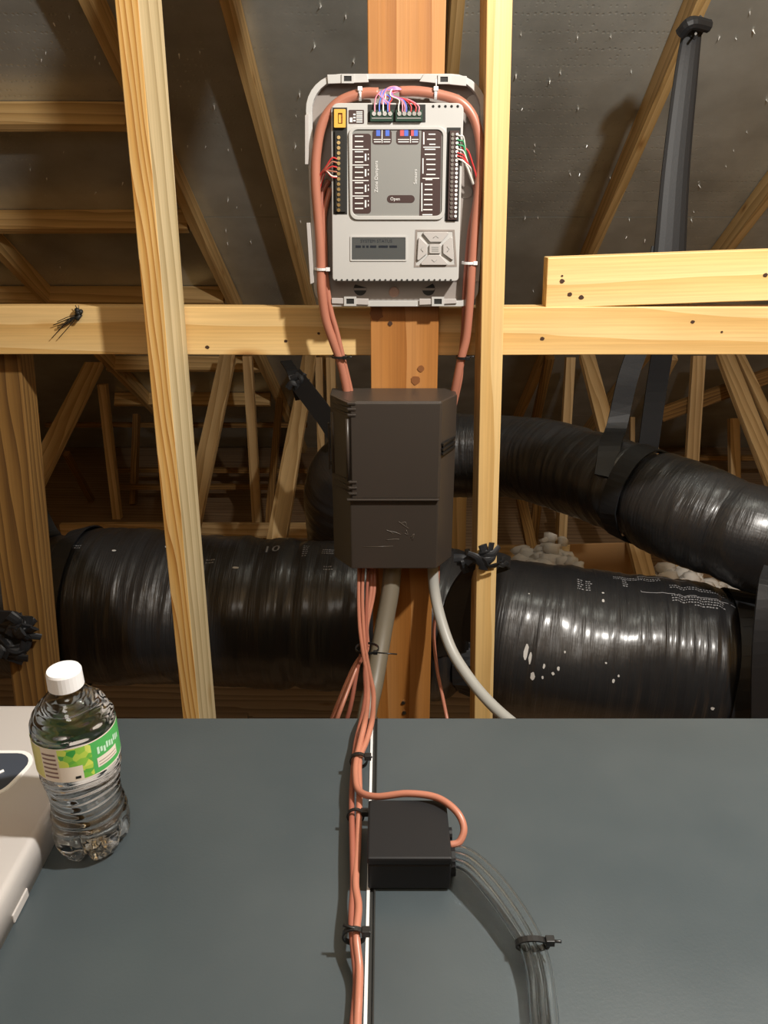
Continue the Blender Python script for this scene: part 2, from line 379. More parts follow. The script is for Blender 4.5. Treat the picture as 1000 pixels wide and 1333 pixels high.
# blocking between the left rafters
def blocking(x0, x1, y, label):
    p = PR((x0+x1)/2, y, 3.345); z = 3.345-RS*p.y
    X0 = P(x0, y, p.y).x; X1 = P(x1, y, p.y).x
    c = Vector((0, p.y, z)) + Vector((0,0,.0))
    board('blocking', (X0, p.y, z), (X1, p.y, z), .084, .036, nrm, PINE2, label, 'blocking', 'blocking boards between left rafters')
blocking(-140, 166, 152, 'topmost horizontal blocking board behind the striped left stud')
blocking(-120, 246, 289, 'second horizontal blocking board down, left of the striped stud')
blocking(-80, 292, 385, 'blocking board just above the crossbeam at the left')
blocking(140, 347, 474, 'blocking board just under the crossbeam behind the striped stud')
blocking(150, 352, 520, 'lowest dim blocking board under the crossbeam, behind thin webs')
# truss webs beyond the ducts
def web(x1, y1, x2, y2, w_, t_, label, m_=FARW, up=1, dn=1, Y1=None, wd=(1,0,0)):
    d = ray(x1, y1); A = PR(x1, y1, 3.291-.02) if Y1 is None else P(x1, y1, Y1)
    dz = ray(x2, y2)
    Z2 = A.x/((x2-500)/F); B = Vector((0,0,CH)) + dz*Z2
    D = (B-A)
    if up:
        k = ((3.291-.02) - RS*A.y - A.z)/(D.z + RS*D.y); A2 = A + D*k
        if k < 0: A = A2
    if dn:
        k = (FLOOR+.002 - A.z)/D.z
        if D.y < 0: k = min(k, (2.62-A.y)/D.y)
        B = A + D*k
    board('web', B, A, w_, t_, wd, m_, label, 'truss web', 'truss webs in the attic beyond the ducts')
web(123,475, 42,633, .10, .036, 'broad diagonal web behind the dark far left stud')
web(134,500, 155,688, .05, .05, 'upright web between dark left stud and striped stud, lighter one')
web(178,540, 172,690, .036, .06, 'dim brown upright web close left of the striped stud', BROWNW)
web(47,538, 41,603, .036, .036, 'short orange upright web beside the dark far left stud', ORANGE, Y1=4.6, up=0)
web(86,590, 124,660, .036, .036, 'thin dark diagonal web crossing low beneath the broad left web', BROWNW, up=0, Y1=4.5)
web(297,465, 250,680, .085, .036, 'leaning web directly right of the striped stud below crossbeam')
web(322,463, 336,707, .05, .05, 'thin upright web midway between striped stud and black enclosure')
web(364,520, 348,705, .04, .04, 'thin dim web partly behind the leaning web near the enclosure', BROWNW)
web(403,466, 360,706, .075, .036, 'leaning web nearest the black enclosure, crossed by a strap')
web(415,465, 417,553, .04, .036, 'narrow upright web just left of the black enclosure top', up=1)
web(430,465, 431,505, .05, .036, 'short web glimpsed behind the salmon cables above the enclosure', up=0)
web(743,465, 738,552, .05, .045, 'upright web first to the right of the right stud', up=1)
web(764,463, 790,562, .08, .036, 'web leaning right, second from the right stud above upper duct')
web(716,465, 698,545, .05, .036, 'dark web leaning left beside the right stud', BROWNW)
web(877,465, 856,506, .04, .036, 'short web leaning left under the tilted short board', up=1, dn=0)
web(910,463, 900,604, .07, .036, 'bright upright web between the hanging strap and right edge')
web(943,463, 1006,620, .09, .036, 'broad darker diagonal web at the right edge')
web(962,463, 1012,570, .045, .036, 'bright narrow diagonal web at the far right edge')
web(955,545, 956,622, .055, .04, 'upright web under the diagonal webs at the right edge', up=0, Y1=4.2)
web(823,543, 823,580, .03, .03, 'sliver of upright web between the two legs of hanging strap', up=1)
web(846,560, 852,592, .05, .036, 'small web stub right beside the hanging strap above the duct', up=0, Y1=4.0)
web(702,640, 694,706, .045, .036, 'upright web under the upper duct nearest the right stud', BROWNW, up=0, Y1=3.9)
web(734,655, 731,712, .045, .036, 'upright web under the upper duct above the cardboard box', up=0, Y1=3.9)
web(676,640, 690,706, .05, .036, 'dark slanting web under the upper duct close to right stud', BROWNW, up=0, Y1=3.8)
web(598,600, 596,720, .062, .036, 'board between the black enclosure and right stud below upper duct', PINE2, up=0, Y1=2.95)
# far horizontal members
def hboard(x0, x1, y, Y, w_, label, m_=FARW, y1=None):
    a = P(x0, y, Y); b = P(x1, y if y1 is None else y1, Y)
    board('brace', a, b, w_, .036, (0,0,1), m_, label, 'brace', 'dim braces far back in the attic')
hboard(640, 800, 696, 4.3, .05, 'long pale brace under the upper duct right of the stud')
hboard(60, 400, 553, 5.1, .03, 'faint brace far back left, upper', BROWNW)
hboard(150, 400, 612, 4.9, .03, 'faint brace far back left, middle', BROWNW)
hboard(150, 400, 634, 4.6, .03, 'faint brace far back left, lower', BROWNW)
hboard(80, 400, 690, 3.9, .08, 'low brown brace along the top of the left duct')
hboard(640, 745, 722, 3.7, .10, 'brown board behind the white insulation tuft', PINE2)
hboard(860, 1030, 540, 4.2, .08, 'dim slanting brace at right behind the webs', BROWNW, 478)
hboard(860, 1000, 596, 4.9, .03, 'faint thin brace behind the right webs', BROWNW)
# floor planks under the ducts
for k in range(5):
    x = -2.6 + k*1.05
    board('floor_plank', (x, 2.35, FLOOR+.02), (x+1.03, 2.35, FLOOR+.02), .19, .036, (0,1,0), DECKW, None, None, parent=floor)
for o in [o for o in bpy.data.objects if o.name.startswith('floor_plank')]:
    mw = o.matrix_world.copy(); o.parent = floor; o.matrix_parent_inverse = Matrix.Translation(-floor.location)

# ------------------------------------------------------------------ ducts
class Duct:
    def __init__(s, pts, rad, pinch, seed, amp=.006, step=.006, n=96):
        cl = spline(pts, 24); s.c = [cl[0]]; acc = 0
        L = [0]
        for i in range(1, len(cl)): L.append(L[-1]+(cl[i]-cl[i-1]).length)
        s.L = L[-1]; K = int(s.L/step); s.c = []; j = 0
        for i in range(K+1):
            t = s.L*i/K
            while j < len(L)-2 and L[j+1] < t: j += 1
            s.c.append(cl[j].lerp(cl[j+1], (t-L[j])/(L[j+1]-L[j])))
        s.K = K; s.n = n; s.ring = []; u = Vector((0,0,1)); s.N = []
        for i in range(K+1):
            T = (s.c[min(i+1,K)]-s.c[max(i-1,0)]).normalized(); u = (u-T*u.dot(T)).normalized(); w_ = T.cross(u)
            l = s.L*i/K; R = rad(l/s.L); pf = 1
            for (pl, dep, wid) in pinch:
                pf *= 1 - dep*math.exp(-((l-pl)/wid)**2)
            pn = (1-pf)
            for k in range(n):
                th = 2*PI*k/n
                d = amp*.75*noise.noise((l*(24+8*noise.noise((l*2,seed,1)))+seed, th*1.1*1.0 if th < PI else (2*PI-th)*1.1, seed))
                d += amp*.45*noise.noise((l*60+math.sin(th)*1.5, math.cos(th)*1.2, seed+3))
                d += amp*2.2*noise.noise((l*4+seed, math.cos(th)*1.1, math.sin(th)*1.1))
                d += pn*.05*noise.noise((l*10, th*3.5, seed+9))*1.6*R/.2
                rr_ = R*pf + d
                s.ring.append(s.c[i] + u*math.cos(th)*rr_ + w_*math.sin(th)*rr_)
            s.N.append((u.copy(), w_.copy()))
    def at(s, l, th, off=0):
        i = min(max(l/s.L*s.K, 0), s.K-1.001); k = (th % (2*PI))/(2*PI)*s.n; i0 = int(i); k0 = int(k) % s.n; fi = i-i0; fk = k-int(k); k1 = (k0+1) % s.n
        p = s.ring[i0*s.n+k0].lerp(s.ring[i0*s.n+k1], fk).lerp(s.ring[(i0+1)*s.n+k0].lerp(s.ring[(i0+1)*s.n+k1], fk), fi)
        u, w_ = s.N[i0]; return p + (u*math.cos(th)+w_*math.sin(th))*off
    def find(s, x, y):
        best = None
        for i in range(0, s.K, 2):
            for k in range(s.n):
                p = s.ring[i*s.n+k]; th = 2*PI*k/s.n; u, w_ = s.N[i]
                if (u*math.cos(th)+w_*math.sin(th)).dot(Vector((0,0,CH))-p) < 0: continue
                q = proj(p); d = (q[0]-x)**2+(q[1]-y)**2
                if best is None or d < best[0]: best = (d, s.L*i/s.K, th)
        return best[1], best[2]
    def mesh(s):
        m = M(); n = s.n; m.v = list(s.ring); m.uv = []
        for i in range(s.K+1):
            for k in range(n): m.uv.append((s.L*i/s.K, abs(k/n-.5)*2*.8))
        m.f = [(i*n+k, i*n+(k+1) % n, (i+1)*n+(k+1) % n, (i+1)*n+k) for i in range(s.K) for k in range(n)]
        m.f += [tuple(range(n-1,-1,-1)), tuple(s.K*n+k for k in range(n))]
        m.m = [0]*len(m.f); m.smooth = True; return m
    def loop(s, l, w_, off, n=48, m=None, mi=0):   # a strap round the duct
        m = m or M(); vs = []
        for k in range(n):
            th = 2*PI*k/n
            for (a, b) in ((-1, off-.004), (1, off-.004), (1, off), (-1, off)): vs.append(s.at(l+a*w_/2+.004*math.sin(3*th), th, b))
        m.add(vs, [(k*4+j, ((k+1) % n)*4+j, ((k+1) % n)*4+(j+1) % 4, k*4+(j+1) % 4) for k in range(n) for j in range(4)], mi); return m
    def bars(s, m, x, y, rows, wpx=.03, gap=.008, h=.003, breaks=5, rnd=random):
        l0, t0 = s.find(x, y); R = .2
        for j in range(rows):
            l = l0
            while l < l0+wpx:
                d = rnd.uniform(.002, .006)
                s.patch(m, l, l+d, t0+j*gap/R, t0+(j*gap+h)/R); l += d+rnd.uniform(.0015,.003)
    def patch(s, m, l0, l1, t0, t1, off=.0012, mi=0):
        m.add([s.at(l0,t0,off), s.at(l1,t0,off), s.at(l1,t1,off), s.at(l0,t1,off)], [(0,1,2,3)], mi)

lower = Duct([(-1.55, 1.90, .235), (-.95, 1.86, .235), (-.45, 1.84, .225), (0, 1.82, .215), (.16, 1.79, .20), (.42, 1.72, .19), (.75, 1.66, .18), (1.05, 1.60, .17), (1.4, 1.55, .16)],
             lambda t: .213 - .018*t, [], 3.3)
def lpos(d, x, y):
    return d.find(x, y)[0]
lj = lpos(lower, 606, 820); lc = lpos(lower, 372, 800); lr = lpos(lower, 990, 850); ll = lpos(lower, 55, 800)
random.seed(11)
lower = Duct([(-1.55, 1.90, .235), (-.95, 1.86, .235), (-.45, 1.84, .225), (0, 1.82, .215), (.16, 1.79, .20), (.42, 1.72, .19), (.75, 1.66, .18), (1.05, 1.60, .17), (1.4, 1.55, .16)],
             lambda t: .213 - .018*t, [(lj, .38, .035), (lc, .05, .02), (lc+.05, .03, .03), (lr, .16, .05), (ll-.03, .10, .05), (lc-.28, .035, .03)], 3.3, amp=.0065, step=.005)
ld = tag(obj('flexible_duct', lower.mesh(), BLACKFILM), 'thick black plastic-wrapped duct running low across, behind the uprights', 'duct')
PRINT = mat('grey_duct_print', (.26,.26,.27), .4)
rnd = random.Random(5)
for (x, y, rows, wd) in ((752,755,5,.012),(762,757,5,.010),(800,750,2,.11),(870,762,2,.16),(872,773,3,.12),(905,785,1,.05),(808,757,4,.010),(95,712,2,.02),(270,728,2,.02),(422,738,2,.02),(395,712,6,.012),(418,716,3,.03)):
    pm = M(); lower.bars(pm, x, y, rows, wd, .0085, .0035, rnd=rnd); obj('printed_marking', pm, PRINT, ld, smooth=False)
l0, t0 = lower.find(828, 752); pm = M()
for (a0,a1,b0,b1) in ((0,.32,0,.001),(0,.0012,0,.075),(0,.30,.074,.0755)):
    for k in range(24):
        f0 = a0+(a1-a0)*k/24; f1 = a0+(a1-a0)*(k+1)/24; lower.patch(pm, l0+f0, l0+f1, t0+b0/.2, t0+b1/.2+.004)
obj('printed_frame', pm, PRINT, ld, smooth=False)
v, f = text2d('10', .036); l0, t0 = lower.find(352, 716)
sgn = 1 if lower.find(352, 730)[1] > t0 else -1
tm = M(); tm.add([lower.at(l0+q.x*1.3, t0 - sgn*q.y/.2, .0015) for q in v], f); obj('printed_number', tm, PRINT, ld, smooth=False)
DRIP = mat('pale_drip', (.55,.54,.52), .5)
for (x, y, lx, ly) in ((687,848,.006,.04),(690,860,.004,.03),(695,880,.006,.02),(709,865,.004,.012),(708,880,.003,.008),(725,868,.004,.01),(722,874,.004,.008),(734,850,.003,.006),(800,885,.004,.01),(804,880,.003,.006),(788,862,.004,.004),(786,780,.005,.01),(783,772,.004,.005),(926,924,.006,.008),(972,928,.008,.028),(150,715,.008,.006),(217,714,.012,.008),(305,738,.012,.006),(688,772,.003,.003)):
    l0, t0 = lower.find(x, y); n = 10
    vs = [lower.at(l0+math.cos(2*PI*k/n)*lx*(.5+.5*rnd.random()), t0+math.sin(2*PI*k/n)*ly/.2*.5, .0016) for k in range(n)]
    sm_ = M(); sm_.add(vs, [tuple(range(n))]); obj('foam_drip', sm_, DRIP, ld, smooth=False)

upper = Duct([P(470, 800, 2.75), P(452, 700, 2.55), P(455, 625, 2.42), P(520, 597, 2.40), P(650, 594, 2.33), P(740, 610, 2.12), P(860, 655, 1.83), P(935, 683, 1.72), P(1000, 705, 1.66), P(1180, 760, 1.62)],
             lambda t: .148 - .022*min(1, t*1.6), [], 8.1)
us = lpos(upper, 792, 640); uj = lpos(upper, 925, 690)
upper = Duct([P(470, 800, 2.75), P(452, 700, 2.55), P(455, 625, 2.42), P(520, 597, 2.40), P(650, 594, 2.33), P(740, 610, 2.12), P(860, 655, 1.83), P(935, 683, 1.72), P(1000, 705, 1.66), P(1180, 760, 1.62)],
             lambda t: .148 - .022*min(1, t*1.6), [(us, .16, .03), (uj, .06, .02), (.25, .1, .03)], 8.1, amp=.0045, step=.005)
ud = tag(obj('flexible_duct', upper.mesh(), BLACKFILM), 'slimmer black duct hanging higher, curving down from behind the enclosure to the right', 'duct')

# straps
def crumple(m, c, r, n=9, seed=0):            # knotted tail of a strap
    rn = random.Random(seed)
    for k in range(max(3, n//2)):
        a = c + Vector((rn.uniform(-r,r)*.5, rn.uniform(-r*.3,0), rn.uniform(-r,r)*.5)); d = Vector((rn.uniform(-1,1), rn.uniform(-.25,.1), rn.uniform(-.8,.8))).normalized()*r*1.25
        side = d.cross(Vector((0,1,0))).normalized()
        pts = spline([a-d*.8, a-d*.2+side*r*.2+Vector((0,-.3*r,0)), a+d*.3-side*r*.1+Vector((0,-.2*r,0)), a+d*.8+side*r*.4], 6)
        m.tube(pts, [r*(.22+.18*i/len(pts)) for i in range(len(pts))], 8, sq=.30, up=(rn.uniform(-.4,.4), 1, rn.uniform(-.4,.4)))
# hanging strap from the nail on the right rafter
hs = M(); top = P(902, 34, 2.20); k1 = P(872, 330, 2.12); ub = upper.at(us, 0, .01)
tp = spline([top, P(893, 100, 2.18), P(880, 220, 2.15), k1], 6)
hs.tube(tp, [.024+.020*i/len(tp) for i in range(len(tp))], 14, sq=.3, up=(0,1,0))
hs.ribbon(spline([P(862, 322, 2.13), P(842, 420, 2.1), P(818, 490, 2.08), P(803, 555, 2.05), upper.at(*upper.find(797, 585), .012), upper.at(*upper.find(792, 625), .012)], 6), (1,0,0), .055, .006)
hs.ribbon(spline([P(876, 322, 2.14), P(866, 430, 2.17), P(854, 510, 2.2), P(843, 590, 2.2)], 6), (1,0,0), .06, .006)
upper.loop(us, .05, .011, m=hs)
crumple(hs, P(903, 36, 2.19), .022, 7, 3)
hs.tube(spline([P(886,44,2.17), P(900,30,2.15), P(922,34,2.17)], 5), .015, 10)
hanger = tag(obj('duct_strap', hs, STRAP, smooth=False), 'long black strap hanging from upper right rafter down to the upper duct', 'strap')
nl = M(); nl.cyl(P(906, 43, 2.165), P(906, 44, 2.13), .003, 8); obj('nail', nl, STEEL, hanger)
# strap tied on the right stud
s2 = M(); lower.loop(lj, .05, .012, m=s2)
kn = P(630, 722, 1.30)
s2.ribbon(spline([P(588, 850, 1.60), P(593, 800, 1.52), P(603, 762, 1.42), kn], 6), (1,.3,0), [.085-.05*i/18 for i in range(19)], .006)
s2.ribbon(spline([P(600, 830, 1.58), P(612, 790, 1.50), P(620, 755, 1.40), kn+Vector((.005,0,0))], 6), (1,-.5,0), [.05-.02*i/18 for i in range(19)], .006)
s2.ribbon(spline([kn, P(655, 728, 1.40), P(662, 734, 1.46), P(640, 742, 1.47)], 6), (0,0,1), .022, .006)
crumple(s2, P(629, 723, 1.300), .022, 14, 5); crumple(s2, P(611, 733, 1.34), .022, 8, 6); crumple(s2, P(652, 730, 1.38), .014, 7, 9)
s2.tube(spline([P(619,728,1.305), P(632,735,1.300), P(645,738,1.305)], 5), .002, 6)
tag(obj('duct_strap', s2, STRAP, smooth=False), 'crumpled black strap knotted round the right stud, pinching the low duct', 'strap')
# strap near the enclosure
s3 = M(); s3.ribbon(spline([P(383, 490, 2.55), P(400, 512, 2.48), P(425, 545, 2.38), P(440, 570, 2.30)], 6), (.6,0,.8), .065, .006)
crumple(s3, P(388, 496, 2.53), .03, 8, 4)
s3.ribbon(spline([P(372, 470, 2.75), P(383, 488, 2.6), P(392, 520, 2.6)], 5), (1,0,0), .04, .005)
tag(obj('duct_strap', s3, STRAP, smooth=False), 'black strap tied to the leaning web beside the enclosure top', 'strap')
# far left straps
s4 = M(); s4.ribbon(spline([P(36, 612, 2.05), P(44, 650, 1.98), P(56, 688, 1.88), P(60, 700, 1.84)], 6), (1,0,0), [.03+.045*i/18 for i in range(19)], .006)
lower.loop(ll+.02, .05, .012, m=s4); crumple(s4, P(36, 618, 2.0), .02, 7, 8)
tag(obj('duct_strap', s4, STRAP, smooth=False), 'black strap from broad left web onto the left end of duct', 'strap')
s5 = M(); crumple(s5, P(30, 815, 1.425), .03, 22, 12); crumple(s5, P(18, 840, 1.425), .03, 20, 13)
s5.ribbon(spline([P(-40, 800, 1.43), P(0, 808, 1.425), P(25, 815, 1.42), P(14, 860, 1.42)], 6), (0,0,1), .05, .006)
tag(obj('duct_strap', s5, STRAP, smooth=False), 'bunched black strap tied round the dark far left stud', 'strap')
s6 = M(); lower.loop(lr, .085, .012, m=s6)
s6.ribbon(spline([P(1012, 742, 1.50), P(1003, 775, 1.43), P(996, 850, 1.39), P(994, 960, 1.40)], 6), (1,0,0), .055, .006)
tag(obj('duct_strap', s6, STRAP, smooth=False), 'wide black strap around low duct at the right edge', 'strap')

# insulation and cardboard on the floor
def fluff(pts, Y, label, seed):
    m = M(); rn = random.Random(seed)
    cs = [P(x, y, Y) for x, y in pts]
    for c in cs:
        for k in range(26):
            a = c + Vector((rn.gauss(0,.036), rn.gauss(0,.05), rn.gauss(0,.022))); r_ = rn.uniform(.012,.035)
            vs = []; n = 7
            for i in range(1, 4):
                for j in range(n):
                    ph = PI*i/4; t = 2*PI*j/n; q = rn.uniform(.6,1.3)*r_
                    vs.append(a+Vector((math.sin(ph)*math.cos(t)*q*1.4, math.sin(ph)*math.sin(t)*q, math.cos(ph)*q)))
            vs += [a+Vector((0,0,r_)), a-Vector((0,0,r_))]
            fs = [(i*n+j, i*n+(j+1) % n, (i+1)*n+(j+1) % n, (i+1)*n+j) for i in range(2) for j in range(n)] + [(3*n, (j+1) % n, j) for j in range(n)] + [(3*n+1, 2*n+j, 2*n+(j+1) % n) for j in range(n)]
            m.add(vs, fs)
    o = obj('insulation', m, FLUFF, smooth=True); tag(o, label, 'insulation', None, 'stuff'); return o
fluff([(694,737),(708,733),(722,724),(730,730)], 2.75, 'fluffy white insulation tuft behind the low duct, left of the cardboard', 1)
fluff([(870,752),(888,758),(905,765),(925,772),(950,780),(970,790),(880,765)], 3.0, 'white insulation patch below the upper duct at right', 2)
cbx = M(); a = P(742, 708, 3.1); b = P(824, 706, 3.1); c = P(850, 708, 3.5)
cbx.prism([a, b, c, a+(c-b)], (0, 0, FLOOR-a.z+.002))
tag(obj('cardboard_box', cbx, CARD, bevel=.004), 'brown cardboard box behind the low duct, beneath the upper duct', 'box')
q = M(); q.box(P(640,750,3.2).x, P(1100,750,3.2).x, 2.9, 3.6, FLOOR, FLOOR+.12)

# ------------------------------------------------------------------ control panel
root = thing('control_panel', P(516, 399, YP), 'open light grey control panel with wiring, screen and keypad on post', 'control panel')
out = rpoly([(396,96),(636,96),(622,399),(410,399)], [46,46,24,24], 8)
inn = rpoly([(404,103),(628,103),(615,392),(417,392)], [41,41,20,20], 8)
m = M(); pprism(m, out, 1.352, YP-.0002); obj('base_plate', m, GREYB, root)
m = M(); m.ring(pw(out, 1.334), pw(inn, 1.334), (0, .0178, 0)); rim = obj('rim', m, GREYP, root, bevel=.0006)
for pts in ([(426,97),(478,96),(480,107),(427,109)], [(552,96),(608,99),(607,112),(546,106)], [(432,388),(480,389),(480,397),(432,395)], [(546,389),(594,389),(595,395),(546,397)],
            [(397,150),(402,148),(402,214),(397,214)], [(399,290),(404,290),(409,368),(404,370)], [(628,150),(634,150),(633,214),(628,214)], [(622,292),(628,292),(624,366),(618,368)]):
    m = M(); pprism(m, pts, 1.3305, 1.3345)
    cx = sum(p[0] for p in pts)/4; cy = sum(p[1] for p in pts)/4
    o = obj('clip', m, COVERP if cy > 120 else GREYP, root, bevel=.0006)
    if pts[1][0]-pts[0][0] > 20:
        mm = M(); o_ = [(cx-8,cy-6),(cx+8,cy-6),(cx+8,cy+6),(cx-8,cy+6)]; i_ = [(cx-5,cy-3.5),(cx+5,cy-3.5),(cx+5,cy+3.5),(cx-5,cy+3.5)]
        mm.ring(pw(o_, 1.3285), pw(i_, 1.3285), (0, .003, 0)); obj('latch_hook', mm, GREYP, o)
        mm = M(); pprism(mm, i_, 1.3302, 1.3306); obj('latch_slot', mm, DARK, o)
# circuit cover body
YC = 1.318
body = [(432,142),(606,138),(598,366),(433,366)]
bpoly = rpoly([(431,134),(604,134),(597,366),(433,366)], [10,9,5,5], 5)
m = M(); pprism(m, bpoly, YC, 1.352); cover = obj('circuit_cover', m, GREYP, root, bevel=.0012)
m = M()
pprism(m, [(433,140),(452,140),(452,279),(434,279)], YC-.0006, YC); obj('terminal_recess', m, DARK, cover)
m = M(); pprism(m, [(479,136),(554,136),(554,159),(479,159)], YC-.0008, YC); obj('terminal_recess', m, DARK, cover)
m = M(); pprism(m, [(582,166),(600,166),(597,288),(579,288)], YC-.0006, YC); obj('terminal_recess', m, DARK, cover)
# left strip with brass screws and relay
m = M(); pprism(m, [(436,170),(450,170),(450,276),(437,276)], YC-.004, YC-.0006); strip = obj('terminal_strip', m, DARK, root, bevel=.0005)
def screws(parent, pts, r, mt, Y):
    base = None
    for (x, y) in pts:
        p = P(x, y, Y)
        if base is None:
            q = M(); q.cyl((0,0,0), (0,-.0016,0), r, 10); me = bpy.data.meshes.new('screw'); me.from_pydata(q.v, [], q.f); me.materials.append(mt); base = me
        o = bpy.data.objects.new('screw', base); COL.objects.link(o); o.parent = parent; o.location = p - wloc(parent)
screws(strip, [(441, 179+6.75*i) for i in range(15)], .0027, BRASS, YC-.004)
m = M(); m.ring(pw(rr(435,142,450,166,1), YC-.006), pw(rr(440,147,446,161,1), YC-.006), (0,.006,0)); pprism(m, rr(441,148,446,160,1), YC-.003, YC-.001); obj('relay', m, FUSE, root)['label'] = 'amber relay block'
m = M(); pprism(m, rr(454,143,474,161,1), YC-.0005, YC); st = obj('sticker', m, LABELB, root)
m = M()
for j in range(6): pprism(m, [(464,145+j*2.6),(472,145+j*2.6),(472,146.4+j*2.6),(464,146.4+j*2.6)], YC-.0009, YC-.0005)
for j in range(3): pprism(m, [(460,148+j*4),(463,148+j*4),(463,150+j*4),(460,150+j*4)], YC-.0009, YC-.0005)
pprism(m, [(455.5,153),(459,153),(459,159),(455.5,159)], YC-.0009, YC-.0005); obj('print', m, WHITE, st)
# top strips
for (xa, xb, ns) in ((482,512,4), (515,550,5)):
    m = M(); pprism(m, rr(xa,143,xb,158,1), YC-.006, YC-.0006); ts = obj('terminal_strip', m, PCB, root, bevel=.0004)
    screws(ts, [(xa+5+(xb-xa-9)*i/(ns-1), 148) for i in range(ns)], .0032, STEEL, YC-.006)
    m = M(); pprism(m, [(xa+2,153),(xb-2,153),(xb-2,154.6),(xa+2,154.6)], YC-.0066, YC-.006); obj('bar', m, LABELG, ts)
# right strip
m = M(); pprism(m, [(586,170),(598,170),(595,286),(583,286)], YC-.005, YC-.0006); ts = obj('terminal_strip', m, LABELB, root)
screws(ts, [(589.5-2*i/19, 175+5.6*i) for i in range(20)], .0024, STEEL, YC-.005)
screws(ts, [(595.3-2.2*i/19, 175+5.6*i) for i in range(20)], .0022, WHITE, YC-.005)
# label plate
fo = rpoly([(454,165),(582,165),(579,286),(456,286)], 10, 5); fi = rpoly([(458,168.5),(577,168.5),(575,281),(459,281)], 8, 5)
m = M(); m.ring(pw(fo, YC-.0035), pw(fi, YC-.0035), (0,.0035,0)); obj('label_frame', m, GREYP, cover, bevel=.0006)
m = M(); pprism(m, fi, YC-.0012, YC); lab = obj('label_plate', m, LABELG, root)
LY = YC-.0015
m = M()
for q_ in (rr(458,174,483,278,4), rr(485,169,510,188,4), rr(516,169,546,188,4), [(549,169),(574,169),(575,176),(573,281),(546,281)], rr(504,254,540,264,4.9, 6)):
    pprism(m, q_, LY-.0002, LY+.0004)
obj('print_block', m, LABELB, lab)
m = M(); LW = LY-.0005
def bar(x0, y0, x1, y1, mi=0): pprism(m, [(x0,y0),(x1,y0),(x1,y1),(x0,y1)], LW, LW+.0003, mi)
for j in range(15):
    bar(462, 176.6+6.72*j, 473, 178.0+6.72*j)
for j in range(4):
    bar(459, 194+20.2*j, 480, 195.2+20.2*j); bar(475, 200+20.2*j, 477, 209.5+20.2*j); bar(479, 200+20.2*j, 480.2, 202+20.2*j); bar(479, 205+20.2*j, 480.2, 208+20.2*j)
bar(457.6,174,458.6,277)
for j in range(17):
    x0 = (558,556,559,553,553,555,555,556,555,554,553,553,552,552,552,551,550)[j]; bar(x0, 174+6.55*j, 567 if j < 9 else 563, 175.4+6.55*j)
bar(551,191,573,192.2); bar(550,231.5,572,232.7); bar(551,172,552.6,188); bar(550,206,551.4,226); bar(548.6,238,550,275)
for x in range(3):
    pass
for (xa, xb) in ((486.5,496.5),(499,508.5),(518,533),(536,545)):
    bar(xa,181,xb,182); bar(xa+.5,184,xb-.5,185.2)
bar(497,169,498,186); bar(534,169,535,186)
o = obj('print', m, WHITE, lab)
m = M(); c_ = [(490,0),(504.5,0),(524,0),(543.5,0)]
for x, mi in ((492.5,0),(504.5,0),(529,0),(541.5,0),(523.5,1),(536.5,1)): pprism(m, [(x-2.6,169),(x+2.6,169),(x+2.6,177),(x-2.6,177)], LW, LW+.0003, mi)
obj('print', m, [BLUEP, REDP], lab)
def wall_text(s, x, y, size, Y, mt, parent, rot=0, sx=1):
    v, f = text2d(s, size); c = P(x, y, Y); m_ = M(); cr, sr = math.cos(rot), math.sin(rot)
    m_.add([Vector((c.x+(q.x*sx*cr-q.y*sr), Y, c.z+(q.x*sx*sr+q.y*cr))) for q in v], f); return obj('lettering', m_, mt, parent)
wall_text('Zone Dampers', 490, 230, .0078, LW, WHITE, lab, PI/2, .95)
wall_text('Sensors', 541, 230, .0072, LW, WHITE, lab, PI/2, .95)
wall_text('Open', 514.5, 259, .0068, LW, WHITE, lab)
# vents
m = M()
for i in range(5): m.cyl(P(564+8*i, 138.5, YC+.001), P(564+8*i, 138.5, YC-.0004), .0021, 10)
obj('vent_hole', m, DARK, cover)
m = M()
for i in range(22): m.cyl(P(438+7.1*i, 364.5, YC+.001), P(438+7.1*i, 364.5, YC-.0014), .0017, 8)
obj('vent_hole', m, DARK, cover)
# screen
m = M(); m.ring(pw(rr(456,307,530,340,1.5), YC-.0014), pw(rr(458,309,528,338,.8), YC-.0014), (0,.0014,0)); scr = obj('screen_bezel', m, GREYP, root)
m = M(); pprism(m, rr(458,309,528,338,.8), YC-.0006, YC); scr2 = obj('screen', m, LCD, root)
wall_text('SYSTEM STATUS', 490, 314, .0072, YC-.0008, LCDT, scr2, 0, 1.0)
m = M()
for xa, xb in ((463,470),(472,475),(477,480),(482,490),(493,505),(507,517)): pprism(m, [(xa,319.5),(xb,319.5),(xb,322.5),(xa,322.5)], YC-.0009, YC-.0006)
obj('display_row', m, LCDT, scr2)
# keypad
YK = YC-.0045
def btn(pts, lbl, arrow=None):
    m = M(); pprism(m, rpoly(pts, 1.6, 3), YK, YC); o = obj('button', m, COVERP, root, bevel=.0008)
    if arrow:
        m = M(); m.tube([P(*q, YK-.0001) for q in arrow], .0005, 5); obj('arrow_mark', m, LABELG, o)
btn([(549,302),(586,302),(575,315),(560,315)], '', [(564,310),(567.5,307),(571,310)])
btn([(558,332),(573,332),(585,345),(546,345)], '', [(562,338),(565.5,341),(569,338)])
btn([(545,307),(556,318),(556,330),(543,341)], '', [(551,321),(548,324.5),(551,328)])
btn([(589,307),(591,340),(577,330),(577,318)], '', [(582,321),(585,324.5),(582,328)])
m = M(); pprism(m, rr(559,318,574,330,1.5), YK, YC); o = obj('button', m, COVERP, root, bevel=.0008)
m = M()
for j in range(3): pprism(m, [(562,321.5+j*2.4),(571,321.5+j*2.4),(571,322.6+j*2.4),(562,322.6+j*2.4)], YK-.0002, YK)
